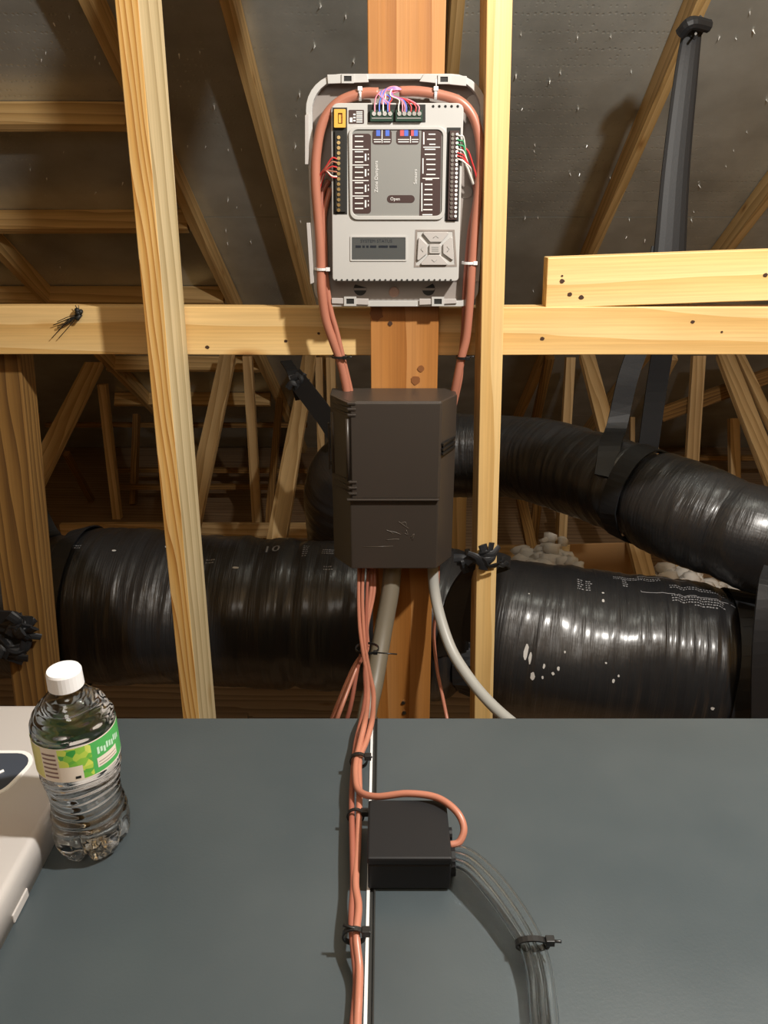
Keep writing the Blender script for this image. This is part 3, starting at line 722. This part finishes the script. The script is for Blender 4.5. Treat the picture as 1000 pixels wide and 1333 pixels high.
obj('print', m, LABELG, o)
m = M(); m.ring(pw([(541,299),(592,299),(595,347),(539,348)], YC-.0006), pw([(543.5,301.5),(589.5,301.5),(592,344.5),(541.5,345.5)], YC-.0006), (0,.0006,0)); obj('keypad_border', m, GREYB, cover)
# base holes and boss
for x in (469, 558):
    m = M(); m.cyl(P(x,376,1.353), P(x,376,1.3515), .011, 20); h = obj('mounting_hole', m, DARK, root)
    m = M(); pprism(m, [(x-8,375),(x+8,375),(x+8,378),(x-8,378)], 1.3508, 1.352); obj('bridge', m, GREYB, h)
m = M(); m.cyl(P(513,380,1.353), P(513,380,1.3495), .0095, 20, .008); o = obj('screw_boss', m, mat('boss', (.35,.22,.17), .4), root, bevel=.0006)
for (x, y, r_) in ((422,160,.008), (612,170,.010), (607,250,.010), (618,138,.016)):
    m = M(); m.cyl(P(x,y,1.353), P(x,y,1.3505), r_, 18); obj('moulded_boss', m, GREYP if y == 138 else GREYB, root)

# ------------------------------------------------------------------ cables
def rad(pxw, x, y, Y): return pxw/2*P(x, y, Y).y/ray(x,y).y/F
def cable(name, pts, r, mt, label, cat='cable', group='salmon thermostat cables', n=7):
    q = [P(*p) if len(p) == 3 else p[0] for p in pts]
    m = M(); m.tube(spline(q, n), r, 10); return tag(obj(name, m, mt), label, cat, group)
ls = []
La = [(493,121,1.329),(470,122,1.329),(440,134,1.329),(420,160,1.328),(412,200,1.328),(411,240,1.328),(414,280,1.330),(417,320,1.330),(418,352,1.330),(419,380,1.328),(424,415,1.332),(434,445,1.335),(443,470,1.338),(450,500,1.34),(456,540,1.345)]
c1 = cable('thermostat_cable', La, .0078, SALMON, 'thick salmon cable looping over the top left of the control panel')
Lb = [(428,235,1.345),(419,255,1.340),(418,290,1.336),(419,320,1.336),(421,352,1.336),(424,380,1.336),(430,420,1.34),(440,450,1.345),(446,475,1.347),(450,500,1.35),(456,540,1.35)]
c2 = cable('thermostat_cable', Lb, .0045, SALMON2, 'darker thin cable inside the left bundle beside the brass screws')
Lc = [(430,245,1.342),(422,280,1.338),(423,320,1.338),(424,352,1.338),(430,400,1.336),(438,430,1.336),(444,455,1.336),(450,480,1.338),(457,510,1.342),(462,540,1.345)]
c3 = cable('thermostat_cable', Lc, .0045, SALMON, 'innermost salmon cable of the left bundle, running to the enclosure')
Ra = [(520,119,1.329),(545,119,1.329),(575,124,1.329),(600,133,1.328),(616,152,1.328),(624,180,1.328),(626,215,1.328),(622,260,1.329),(618,300,1.330),(615,342,1.330),(613,370,1.330),(611,400,1.332),(607,440,1.335),(601,465,1.336),(595,495,1.34),(588,530,1.35)]
c4 = cable('thermostat_cable', Ra, .0075, SALMON, 'thick salmon cable looping over the top right of the control panel')
Rb = [(616,232,1.338),(620,255,1.338),(612,300,1.340),(608,342,1.338),(605,380,1.338),(604,420,1.340),(600,465,1.342),(595,490,1.345),(590,530,1.352)]
c5 = cable('thermostat_cable', Rb, .0045, SALMON2, 'darker thin cable inside the right bundle beside the panel edge')
Rc = [(622,250,1.335),(618,300,1.336),(613,350,1.336),(609,400,1.338),(604,440,1.34),(601,465,1.34),(600,490,1.342),(595,515,1.346),(588,545,1.35)]
c6 = cable('thermostat_cable', Rc, .004, SALMON, 'outermost thin salmon cable of the right bundle above enclosure')
def wire(par, pts, mt, r=.0011):
    m = M(); m.tube(spline([P(*p) for p in pts], 6), r, 6); obj('conductor', m, mt, par)
for k, (x, mt) in enumerate([(488,WP),(494,WB),(499,WWH),(505,WB),(507,WR)]):
    wire(c1, [(492,121,1.326),(500-(k-2)*1.5,116+k*2,1.320),(x+3,124+k,1.316),(x,135,1.314),(x,146,1.311)], mt)
for k, (x, mt) in enumerate([(519,WWH),(524,WP),(529,WB),(535,WR),(541,WR),(545,WP),(527,WP)]):
    wire(c4, [(521,118,1.324),(512-k,115+k*1.5,1.320),(508+k*2,124+k*.6,1.316),((508+x)/2+6,130,1.314),(x,138,1.312),(x,146,1.311)], mt)
for k in range(5):
    wire(c4, [(524,117,1.324),(515,113+k,1.320),(505-k*2,115+k,1.318),(500-k*1.5,124,1.316),(497+k*3,136,1.314)], WB if k % 2 else WP, .0012)
for k, (y, mt) in enumerate([(207,WR),(212,SALMON),(218,WR),(224,SALMON),(230,WWH),(231,WR)]):
    wire(c2, [(415,240+k*2,1.335),(417+k,228,1.326),(424,220-abs(k-2)+k,1.318),(432,y-1,1.314),(439,y,1.313)], mt, .0013)
for k, (y, mt) in enumerate([(176,WWH),(182,WG),(188,WG),(194,WWH),(199,WR),(203,WR),(207,WWH)]):
    wire(c5, [(595,y,1.312),(599,y+1,1.311),(604,y+4,1.313),(608+k*.7,212+k,1.318),(614,226,1.328),(618,240,1.335)], mt, .0012)
wire(c4, [(601,192,1.314),(609,196,1.316),(615,212,1.32),(620,230,1.326),(622,250,1.330)], WR, .0014)
wire(c5, [(600,205,1.314),(607,215,1.316),(612,228,1.322),(616,240,1.330)], WWH, .0022)
# white and black ties
def tie(name, x, y, Y, rx, rz, mt, label, h=.004, tail=None, ax='z', grp=None):
    c = P(x, y, Y) if Y is not None else Vector(x); m = M(); n = 20; pts = []
    o_, i_ = [], []
    for k in range(n):
        t = 2*PI*k/n
        if ax == 'z': o_.append(c+Vector((math.cos(t)*rx, math.sin(t)*rz, -h/2))); i_.append(c+Vector((math.cos(t)*(rx-.0014), math.sin(t)*(rz-.0014), -h/2)))
        elif ax == 'x': o_.append(c+Vector((-h/2, math.cos(t)*rx, math.sin(t)*rz))); i_.append(c+Vector((-h/2, math.cos(t)*(rx-.0014), math.sin(t)*(rz-.0014))))
        else: o_.append(c+Vector((math.cos(t)*rx, -h/2, math.sin(t)*rz))); i_.append(c+Vector((math.cos(t)*(rx-.0014), -h/2, math.sin(t)*(rz-.0014))))
    off = {'z': (0,0,h), 'x': (h,0,0), 'y': (0,h,0)}[ax]
    m.ring(o_, i_, off)
    root_ = obj(name, m, mt); tag(root_, label, 'cable tie', grp)
    hd = M(); e = c + Vector((rx*.7, -rz*.75, 0)) if ax == 'z' else (c+Vector((0,-rx*.8,rz*.6)) if ax == 'x' else c+Vector((rx,0,rz*.5)))
    hd.box(e.x-.0035, e.x+.0035, e.y-.003, e.y+.003, e.z-.003, e.z+.003); obj('tie_head', hd, mt, root_, bevel=.0006)
    if tail:
        tl = M(); tl.tube([e, e+Vector(tail)], .0012, 6); obj('tie_tail', tl, mt, root_)
    return root_
tie('cable_tie', 469, 122, 1.329, .0095, .0098, TIEW, 'white tie holding the top left cable loop on the panel', ax='x', tail=(0,-.004,-.012))
tie('cable_tie', 567, 122, 1.329, .0095, .0098, TIEW, 'white tie holding the top right cable loop on the panel', ax='x', tail=(0,-.004,.012))
tie('cable_tie', 420, 350, 1.334, .0135, .014, TIEW, 'small white tie on left cable bundle low on the panel')
tie('cable_tie', 611, 342, 1.334, .0125, .014, TIEW, 'small white tie on right cable bundle low on the panel')
tie('cable_tie', 442, 464, 1.338, .014, .014, TIEB, 'black tie on the left bundle over the crossbeam edge', tail=(.012,-.004,.002))
tie('cable_tie', 602, 465, 1.338, .012, .013, TIEB, 'black tie on the right bundle over the crossbeam edge', tail=(.010,-.004,.004))

# ------------------------------------------------------------------ black enclosure
ze = P(500, 505, YP).z; zb = P(500, 741, 1.26).z; YE = 1.262; YM = 1.312
XL = P(432, 505, YP).x; XR = P(592, 505, YP).x; XfL = P(456, 640, YE).x; XfR = P(571, 640, YE).x
er = thing('enclosure', ((XL+XR)/2, YP, zb), 'black plastic enclosure with a hinged door, screwed to orange post', 'enclosure')
plan = [(XL,YP-.0005),(XL,YM),(XfL,YE),(XfR,YE),(XR,YM),(XR,YP-.0005)]
m = M(); m.prism([(x, y, zb) for x, y in plan], (0,0,ze-zb)); body_ = obj('body', m, BLACKP, er, bevel=.002)
zd = P(500, 648, YE).z; zt = P(500, 524, YE).z
m = M(); m.prism([(XfL+.003, YE-.004, zd), (XfR-.002, YE-.004, zd), (XfR+.003, YE-.0, zd), (XfR+.003, YE+.003, zd), (XfL+.003, YE+.002, zd)], (0,0,zt-zd)); door = obj('door', m, BLACKP, er, bevel=.0015)
m = M(); m.box(XfL-.006, XfR+.001, YE-.0075, YE-.001, zd-.0035, zd); obj('door_lip', m, BLACKP, door, bevel=.001)
for (ya, yb) in ((526, 541), (628, 643)):
    for k in range(3):
        z = P(500, ya+(yb-ya)*k/2, YE).z; m = M(); m.prism([(XL-.001+.004, YM-.004, z), (XfL-.002, YE-.006, z), (XfL+.012, YE-.006, z), (XfL+.012, YE, z), (XL+.006, YM, z)], (0,0,.004)); obj('hinge_rib', m, BLACKP, er, bevel=.0008)
m = M(); z0, z1 = P(500,626,YE).z, P(500,545,YE).z
a = Vector((XL+.005, YM-.006, z0)); b = Vector((XfL-.006, YE+.004, z0))
m.cyl(Vector((XL+.004, YM-.004, z0)), Vector((XL+.004, YM-.004, z1)), .004, 10); m.cyl(Vector((XfL-.003, YE-.001, z0)), Vector((XfL-.003, YE-.001, z1)), .003, 10)
obj('hinge_pin', m, BLACKP, er, smooth=True)
m = M(); m.box(XL-.006, XL-.003, YM+.004, YM+.012, P(500,612,YM).z, P(500,552,YM).z); m.box(XL-.004, XL+.001, YM+.005, YM+.011, P(500,560,YM).z, P(500,556,YM).z); m.box(XL-.004, XL+.001, YM+.005, YM+.011, P(500,606,YM).z, P(500,602,YM).z); obj('side_rail', m, BLACKP, er)
lt = M(); zc = P(500, 582, 1.28).z
for dz, s in ((.008, 1), (-.001, .9), (-.009, .8)):
    lt.prism([(XfR+.001, YE+.000, zc+dz), (XfR+.006, YE-.004, zc+dz), (XR-.002, YM-.010, zc+dz), (XR, YM-.003, zc+dz), (XfR+.004, YE+.006, zc+dz)], (0,0,.0045))
lt.prism([(XfR+.006, YE+.002, zc-.012), (XR-.004, YM-.008, zc-.012), (XR-.003, YM-.004, zc-.012), (XfR+.006, YE+.008, zc-.012)], (0,0,.022)); obj('latch', lt, TIEB, er, bevel=.0006)
em = M()
for pts in ([(503,690),(508,692),(512,695)], [(505,691),(515,693),(522,696)], [(519,679),(526,684),(532,688)], [(521,681),(528,680),(529,686)], [(527,694),(531,696),(529,690)], [(535,700),(539,695),(537,703)], [(503,703),(512,702),(520,702)]):
    em.tube(spline([P(*p, YE-.0002) for p in pts], 4), .0007, 5)
em.tube([P(473,712,YE), P(512,711,YE)], .0006, 5)
obj('emblem', em, mat('emblem_black', (.09,.075,.06), .35), er)

# ------------------------------------------------------------------ air handler cabinet
ZC = .70; YB = .735; SX = -.0115
cr = thing('air_handler', (0, .3, FLOOR), 'slate grey painted steel cabinet whose flat top fills the foreground', 'cabinet')
m = M(); m.box(-1.0, SX-.0022, -.18, YB, ZC-.03, ZC); obj('top_panel', m, CAB, cr, bevel=.0015)
m = M(); m.box(SX+.0022, 1.0, -.18, YB, ZC-.03, ZC); obj('top_panel', m, CAB, cr, bevel=.0015)
m = M(); m.box(-.99, .99, -.17, YB-.01, FLOOR+.001, ZC-.031); obj('body', m, CAB, cr)
m = M(); m.box(SX-.0034, SX-.0008, -.18, YB, ZC-.01, ZC+.0012); obj('seam_flange', m, mat('bare_edge', (.8,.8,.8), .35, .2), cr)['label'] = 'bright bare metal edge along the seam'
m = M(); m.box(SX-.001, SX+.003, -.18, YB, ZC-.02, ZC-.001); m.box(SX+.0032, SX+.0042, -.18, YB, ZC, ZC+.0016); obj('seam_gasket', m, DARK, cr)

# cables from the enclosure over the cabinet
def on(x, y, h=.006): return (PH(x, y, ZC+h),)
def EC(x, off=0): return P(x, 725, 1.335)
def run(start, mid, rest, r, mt, label, grp='salmon thermostat cables'):
    return cable('thermostat_cable', [start]+mid+rest, r, mt, label, group=grp)
run((468,728,1.325), [(467,770,1.27),(468,810,1.18),(472,845,1.09)], [(477,875,.97),(479,900,.86),(478,920,.79)] + [on(475,940,.018), on(470,962,.020), on(464,990,.022), on(463,1012,.024), on(468,1030,.028), on(490,1037,.034), on(530,1033,.042), on(568,1038,.044), on(594,1056,.042), on(604,1078,.034), on(598,1096,.026), (PH(586,1100,ZC+.024),)], .0033, SALMON, 'salmon cable curving over the cabinet top into the small black box', 'salmon cables run across the cabinet')
run((474,728,1.325), [(472,770,1.27),(473,810,1.18),(476,845,1.09)], [(481,875,.97),(486,900,.86),(486,920,.79)] + [on(484,940,.016), on(477,965,.018), on(468,990,.020), on(468,1040,.020), on(466,1100,.018), on(463,1150,.020), on(467,1180,.022), on(464,1218,.022), on(468,1260,.014), on(467,1300,.012), on(465,1345,.010), on(458,1550,.006), on(448,1900,.006)], .0032, SALMON, 'rightmost long salmon cable beside the cabinet seam', 'salmon cables run across the cabinet')
run((480,728,1.325), [(478,770,1.27),(477,810,1.18),(477,845,1.09)], [(475,875,.97),(476,900,.86),(474,920,.79)] + [on(470,940,.012), on(464,965,.012), on(461,990,.016), on(458,1040,.016), on(459,1100,.018), on(460,1150,.018), on(458,1190,.020), on(459,1218,.020), on(464,1270,.010), on(462,1310,.008), on(459,1350,.008), on(450,1550,.006), on(436,1900,.006)], .003, SALMON2, 'leftmost long brownish cable along the cabinet seam', 'salmon cables run across the cabinet')
def down(x, xm, xe, ye, Ye, r, mt, label): cable('thermostat_cable', [(x,728,1.33),(x-1,770,1.29),(xm,815,1.2),(xm,845,1.12),((xm*.6+xe*.4),870,1.10),(xe,ye,Ye),(xe-18,ye+50,Ye)], r, mt, label, group='salmon cables fanning down behind the cabinet')
down(484, 476, 437, 925, 1.05, .0042, SALMON, 'leftmost salmon cable fanning down behind the cabinet edge')
down(488, 478, 443, 925, 1.04, .0036, SALMON, 'second salmon cable fanning down left behind the cabinet edge')
down(471, 472, 455, 925, 1.07, .0038, SALMON2, 'third cable fanning down steeply behind the cabinet edge')
cable('thermostat_cable', [(571,728,1.34),(569,780,1.33),(565,825,1.33),(569,870,1.3),(576,905,1.25),(584,945,1.2),(592,990,1.2)], .0034, SALMON, 'lone thin salmon cable dropping right of the orange post', group=None)
cable('conduit', [(512,728,1.325),(508,770,1.30),(500,815,1.27),(494,850,1.24),(487,890,1.2),(478,930,1.15),(470,990,1.1)], .0178, OLIVEC, 'wide olive grey sheathed cable hanging in front of the orange post', 'conduit', None)
cable('conduit', [(563,728,1.335),(566,770,1.32),(575,810,1.29),(590,850,1.25),(615,888,1.2),(640,917,1.15),(668,942,1.1),(700,965,1.05)], .0108, GREYC, 'pale grey round cable sweeping right across the foot of right stud', 'conduit', None)
tt = P(478, 844, 1.105)
tie('cable_tie', tt, 0, None, .020, .017, TIEB, 'black tie cinching cables below enclosure', tail=(.036,-.002,-.002), h=.004)
tie('cable_tie', PH(467,990,ZC+.019), 0, None, .0095, .0095, TIEB, 'black tie on the cables near the back of cabinet top', ax='y', tail=(.004,-.003,.002), h=.004)
tie('cable_tie', PH(463,1062,ZC+.018), 0, None, .0085, .0085, TIEB, 'black tie beside the small black box', ax='y', tail=(.010,-.002,-.003), h=.003)
tie('cable_tie', PH(461,1218,ZC+.021), 0, None, .0095, .0085, TIEB, 'black tie nearest the camera on the long cables', ax='y', tail=(-.018,.001,.006), h=.004)

# small black box
bxl = P(479, 1140, .494).x; bxr = P(587, 1140, .494).x
br = thing('relay_box', ((bxl+bxr)/2, .53, ZC), 'small black plastic box sitting on cabinet top across the seam', 'box')
m = M(); m.box(bxl, bxr, .494, .562, ZC+.0026, ZC+.030); obj('body', m, BOXP, br, bevel=.0015)
m = M(); m.box(bxl-.0006, bxr+.0006, .4934, .5626, ZC+.0302, ZC+.038); obj('lid', m, BOXP, br, bevel=.0018)
m = M(); m.cyl((bxr, .535, ZC+.024), (bxr+.004, .535, ZC+.024), .0055, 12); m.cyl((bxr, .512, ZC+.015), (bxr+.005, .512, ZC+.015), .012, 16); obj('grommet', m, BOXP, br)
# clear tubes
for k, (dx, dy, lb) in enumerate(((0,0,'outer clear vinyl tube curving from the small black box'), (-11,7,'middle clear vinyl tube curving from the small black box'), (-21,14,'inner clear vinyl tube curving from the small black box'))):
    s = k/2
    pts = [PH(588, 1104+k*9, ZC+.020), PH(612-2*k, 1112+k*9, ZC+.023), PH(640-6*k, 1135+k*8, ZC+.022), PH(665-9*k, 1165+k*5, ZC+.020), PH(688-10*k, 1200+k*3, ZC+.018), PH(703-10*k, 1232, ZC+.016), PH(713-10*k, 1270, ZC+.014), PH(718-11*k, 1310, ZC+.012), PH(720-11*k, 1360, ZC+.011), PH(716-13*k, 1560, ZC+.008), PH(690-16*k, 1850, ZC+.007)]
    sp_ = spline(pts, 8); n = 14; m = M(); m.tube(sp_, .0046, n); i_ = M(); i_.tube(sp_, .0031, n)
    nv = len(m.v); m.f = m.f[:-2]; m.m = m.m[:-2]
    m.v += i_.v; fs = [tuple(reversed([q+nv for q in f])) for f in i_.f[:-2]]; m.f += fs; m.m += [0]*len(fs)
    for e in (0, (len(sp_)-1)*n):
        for q in range(n): m.f.append((e+q, e+(q+1) % n, nv+e+(q+1) % n, nv+e+q)); m.m.append(0)
    tag(obj('vinyl_tube', m, VINYL), lb, 'tube', 'clear vinyl tubes')
tie('cable_tie', PH(693,1229,ZC+.016), 0, None, .0135, .0068, TIEB, 'black tie bundling the clear vinyl tubes', ax='y', tail=(.008,-.003,.003), h=.005)

# ------------------------------------------------------------------ grey cover lying on the cabinet
gx1 = -.306; gx0 = -.62; gy0 = .28; gy1 = .712; H = .036
vr = thing('panel_cover', ((gx0+gx1)/2, (gy0+gy1)/2, ZC), 'light grey plastic panel cover lying flat at left beside the bottle', 'cover')
o2 = rpoly([(gx0,gy0),(gx1,gy0),(gx1,gy1),(gx0,gy1)], .03, 8); cx, cy = (gx0+gx1)/2, (gy0+gy1)/2
m = M(); L0 = [(x, y, ZC+.0005) for x, y in o2]; n = len(o2)
lay = [(1.0, 0), (.997, .0285), (.990, .0325), (.975, .0352), (.955, .036)]
vs = []
for (s, z) in lay:
    for (x, y) in o2: vs.append(Vector((cx+(x-cx)*(1-(1-s)*.9), cy+(y-cy)*(1-(1-s)*.7), ZC+.0008+z)))
fs = [(i*n+k, i*n+(k+1) % n, (i+1)*n+(k+1) % n, (i+1)*n+k) for i in range(len(lay)-1) for k in range(n)] + [tuple((len(lay)-1)*n+k for k in range(n)), tuple(range(n-1,-1,-1))]
m.add(vs, fs); m.smooth = True
shell = obj('shell', m, COVERP, vr)
for yy in (.40, .475):
    m = M(); m.box(gx1-.002, gx1+.0012, yy-.014, yy+.014, ZC+.001, ZC+.010); obj('edge_tab', m, COVERP, vr, bevel=.001)
pl = rpoly([(-.56,.570),(-.362,.570),(-.348,.628),(-.56,.628)], .018, 6)
zt_ = ZC+.0372
m = M(); m.ring([(x, y, zt_-.0006) for x, y in rpoly([(-.565,.566),(-.359,.566),(-.344,.632),(-.565,.632)], .021, 6)], [(x, y, zt_-.0006) for x, y in pl], (0,0,.0012)); obj('badge_border', m, WHITE, vr)
m = M(); m.prism([(x, y, zt_-.0006) for x, y in pl], (0,0,.0009)); bd = obj('badge', m, SLATE, vr)
m = M(); m.tube(spline([(-.405,.60,zt_+.0006),(-.385,.606,zt_+.0006),(-.378,.598,zt_+.0006),(-.372,.602,zt_+.0006)], 5), .0016, 6); obj('badge_mark', m, WHITE, bd)

# ------------------------------------------------------------------ water bottle
bx, by = -.2695, .549
wr = thing('water_bottle', (bx, by, ZC), 'clear plastic water bottle with white cap and green label', 'bottle')
prof = [(0,.012),(.001,.020),(.003,.027),(.008,.0310),(.016,.0335),(.026,.0342),(.034,.0335),(.044,.0315),(.054,.0298),(.064,.0295),(.074,.0305),(.084,.0325),(.092,.0338),(.098,.0343),(.136,.0343),(.142,.0338),(.148,.0315),(.154,.0275),(.160,.0222),(.166,.0172),(.170,.0142),(.174,.0132),(.190,.0128)]
def prad(z):
    for (a, ra), (b, rb) in zip(prof[:-1], prof[1:]):
        if a <= z <= b: t = (z-a)/(b-a); t = t*t*(3-2*t)*.5+t*.5; return ra+(rb-ra)*t
    return prof[-1][1]
def brad(z, th):
    r = prad(z)
    if .03 < z < .096: k = min(1, (z-.03)/.01, (.096-z)/.006); r += .0011*k*math.sin(z*2*PI/.0088 + 1.1*math.sin(2*th) + .8*math.sin(th*3+z*90))
    if z < .042: k = 1-z/.042; r *= 1 - .22*k**.7*max(0, math.cos(5*th+1.13))**3*1.2
    if .138 < z < .164: r += .0007*math.sin(6*th+z*260)
    return r
def lathe(zs, shrink, nt=96, top=None):
    m = M()
    for z in zs:
        for k in range(nt):
            th = 2*PI*k/nt; r = max(.001, brad(z, th)-shrink); zz = z
            if z < .012: zz = z + .006*max(0, math.cos(5*th+1.13))**3*(1-z/.012)*1
            m.v.append(Vector((bx+math.cos(th)*r, by+math.sin(th)*r, ZC+.0006+zz+(shrink if z < .002 else 0))))
    N = len(zs)
    m.f = [(i*nt+k, i*nt+(k+1) % nt, (i+1)*nt+(k+1) % nt, (i+1)*nt+k) for i in range(N-1) for k in range(nt)]
    m.m = [0]*len(m.f); m.smooth = True; return m, N, nt
zs = [.0, .001, .003, .006, .010] + [.012+.0011*i for i in range(160)]; zs = [z for z in zs if z < .189]
m, N, nt = lathe(zs, 0); i2, _, _ = lathe(zs, .0005); nv = len(m.v)
m.v += i2.v; m.f += [tuple(reversed([q+nv for q in f])) for f in i2.f]; m.f.append(tuple(range(nt-1,-1,-1))); m.f.append(tuple(nv+k for k in range(nt)))
for k in range(nt): a = (N-1)*nt; m.f.append((a+k, a+(k+1) % nt, nv+a+(k+1) % nt, nv+a+k))
m.m = [0]*len(m.f); obj('bottle_body', m, PET, wr)
zw = [z for z in zs if z < .158]; m, N, nt = lathe(zw, .0004); m.f += [tuple(range(nt-1,-1,-1)), tuple((N-1)*nt+k for k in range(nt))]; m.m = [0]*len(m.f)
wo = obj('water', m, WATER, wr)
m = M(); n = 60; pr_ = [(.1735,.0142),(.174,.0146),(.188,.0143),(.1898,.0134),(.190,.001)]
for z, r_ in pr_:
    for k in range(n): t = 2*PI*k/n; q = r_*(1+(.004 if k % 2 and .1738 < z < .1885 else 0)); m.v.append(Vector((bx+math.cos(t)*q, by+math.sin(t)*q, ZC+z)))
m.f = [(i*n+k, i*n+(k+1) % n, (i+1)*n+(k+1) % n, (i+1)*n+k) for i in range(len(pr_)-1) for k in range(n)] + [tuple((len(pr_)-1)*n+k for k in range(n))]; m.m = [0]*len(m.f)
obj('cap', m, CAPW, wr)
LBL = mat('bottle_label', (.3,.6,.1), .3)
mp = mapped(LBL, (1,1,1)); vo = nd(LBL, 'ShaderNodeTexVoronoi'); vo.inputs['Scale'].default_value = 150; lk(LBL, mp.outputs[0], vo.inputs['Vector'])
rl = ramp(LBL, vo.outputs['Color'], [(.2, (.05,.35,.06)), (.45, (.20,.52,.06)), (.7, (.62,.72,.10)), (.9, (.75,.80,.35))]); lk(LBL, rl.outputs[0], LBL.node_tree.nodes['Principled BSDF'].inputs['Base Color'])
m = M()
def cpatch(t0, t1, z0, z1, mi, off=0, n=6, skew=0):
    vs = []
    for k in range(n+1):
        t = math.radians(t0+(t1-t0)*k/n)
        for z in (z0, z1): vs.append((bx+math.cos(t)*(.0352+off), by+math.sin(t)*(.0352+off), ZC+z))
    m.add(vs, [(2*k, 2*k+2, 2*k+3, 2*k+1) for k in range(n)], mi)
# angles: -90 faces the camera
cpatch(-180, -118, .102, .134, 1, n=10); cpatch(-118, -92, .102, .134, 2); cpatch(-92, -52, .116, .134, 0); cpatch(-92, -62, .102, .116, 2); cpatch(-62, -48, .102, .116, 0); cpatch(-52, -48, .116, .134, 0)
cpatch(-48, 40, .102, .134, 3, n=14); cpatch(40, 180, .102, .134, 0, n=20)
cpatch(-180, 180, .134, .1352, 2, n=60); cpatch(-180, 180, .1008, .102, 2, n=60)
for k in range(6): cpatch(-116, -95, .105+k*.0045, .1068+k*.0045, 4, .0002)
cpatch(-42, -6, .107, .1165, 2, .0002); cpatch(-40, -8, .109, .1096, 4, .0004); cpatch(-40, -8, .112, .1126, 4, .0004)
for k in range(9): cpatch(-40+k*5, -36.5+k*5, .120+.0012*math.sin(k*2.3), .127-.0012*(k % 3), 5, .0002, 1)
cpatch(-73, -66, .1035, .106, 6, .0002, 2)
YG = mat('label_yellow', (.68,.66,.16), .35); CR = mat('label_cream', (.80,.72,.62), .4); GR = mat('label_green', (.08,.42,.10), .35); BRN = mat('label_barcode', (.22,.12,.10), .5); PALEG = mat('label_pale_green', (.55,.80,.60), .4)
obj('bottle_label', m, [LBL, YG, CR, GR, BRN, PALEG, DARK], wr, smooth=True)['label'] = 'green and yellow printed wrap label with barcode'

# ------------------------------------------------------------------ small dark tuft on the crossbeam
m = M(); c = P(104, 409, 1.398)
for k in range(5): m.tube([c+Vector((rnd.uniform(-.006,.006),-.002,rnd.uniform(-.007,.007))), c+Vector((rnd.uniform(-.01,.01),-.008,rnd.uniform(-.01,.01)))], .004, 7)
for k in range(9):
    e = P(104-rnd.uniform(8,38), 409+rnd.uniform(8,34), 1.394); m.tube(spline([c+Vector((0,-.004,0)), c.lerp(e, .5)+Vector((rnd.uniform(-.004,.004),-.004,rnd.uniform(-.004,.006))), e], 4), .0007, 5)
for k in range(3): m.tube([c, c+Vector((rnd.uniform(-.008,.008),-.006,.016))], .0006, 5)
tag(obj('thread_tuft', m, DARK), 'small dark tuft with frayed threads on the crossbeam at left', 'tuft')
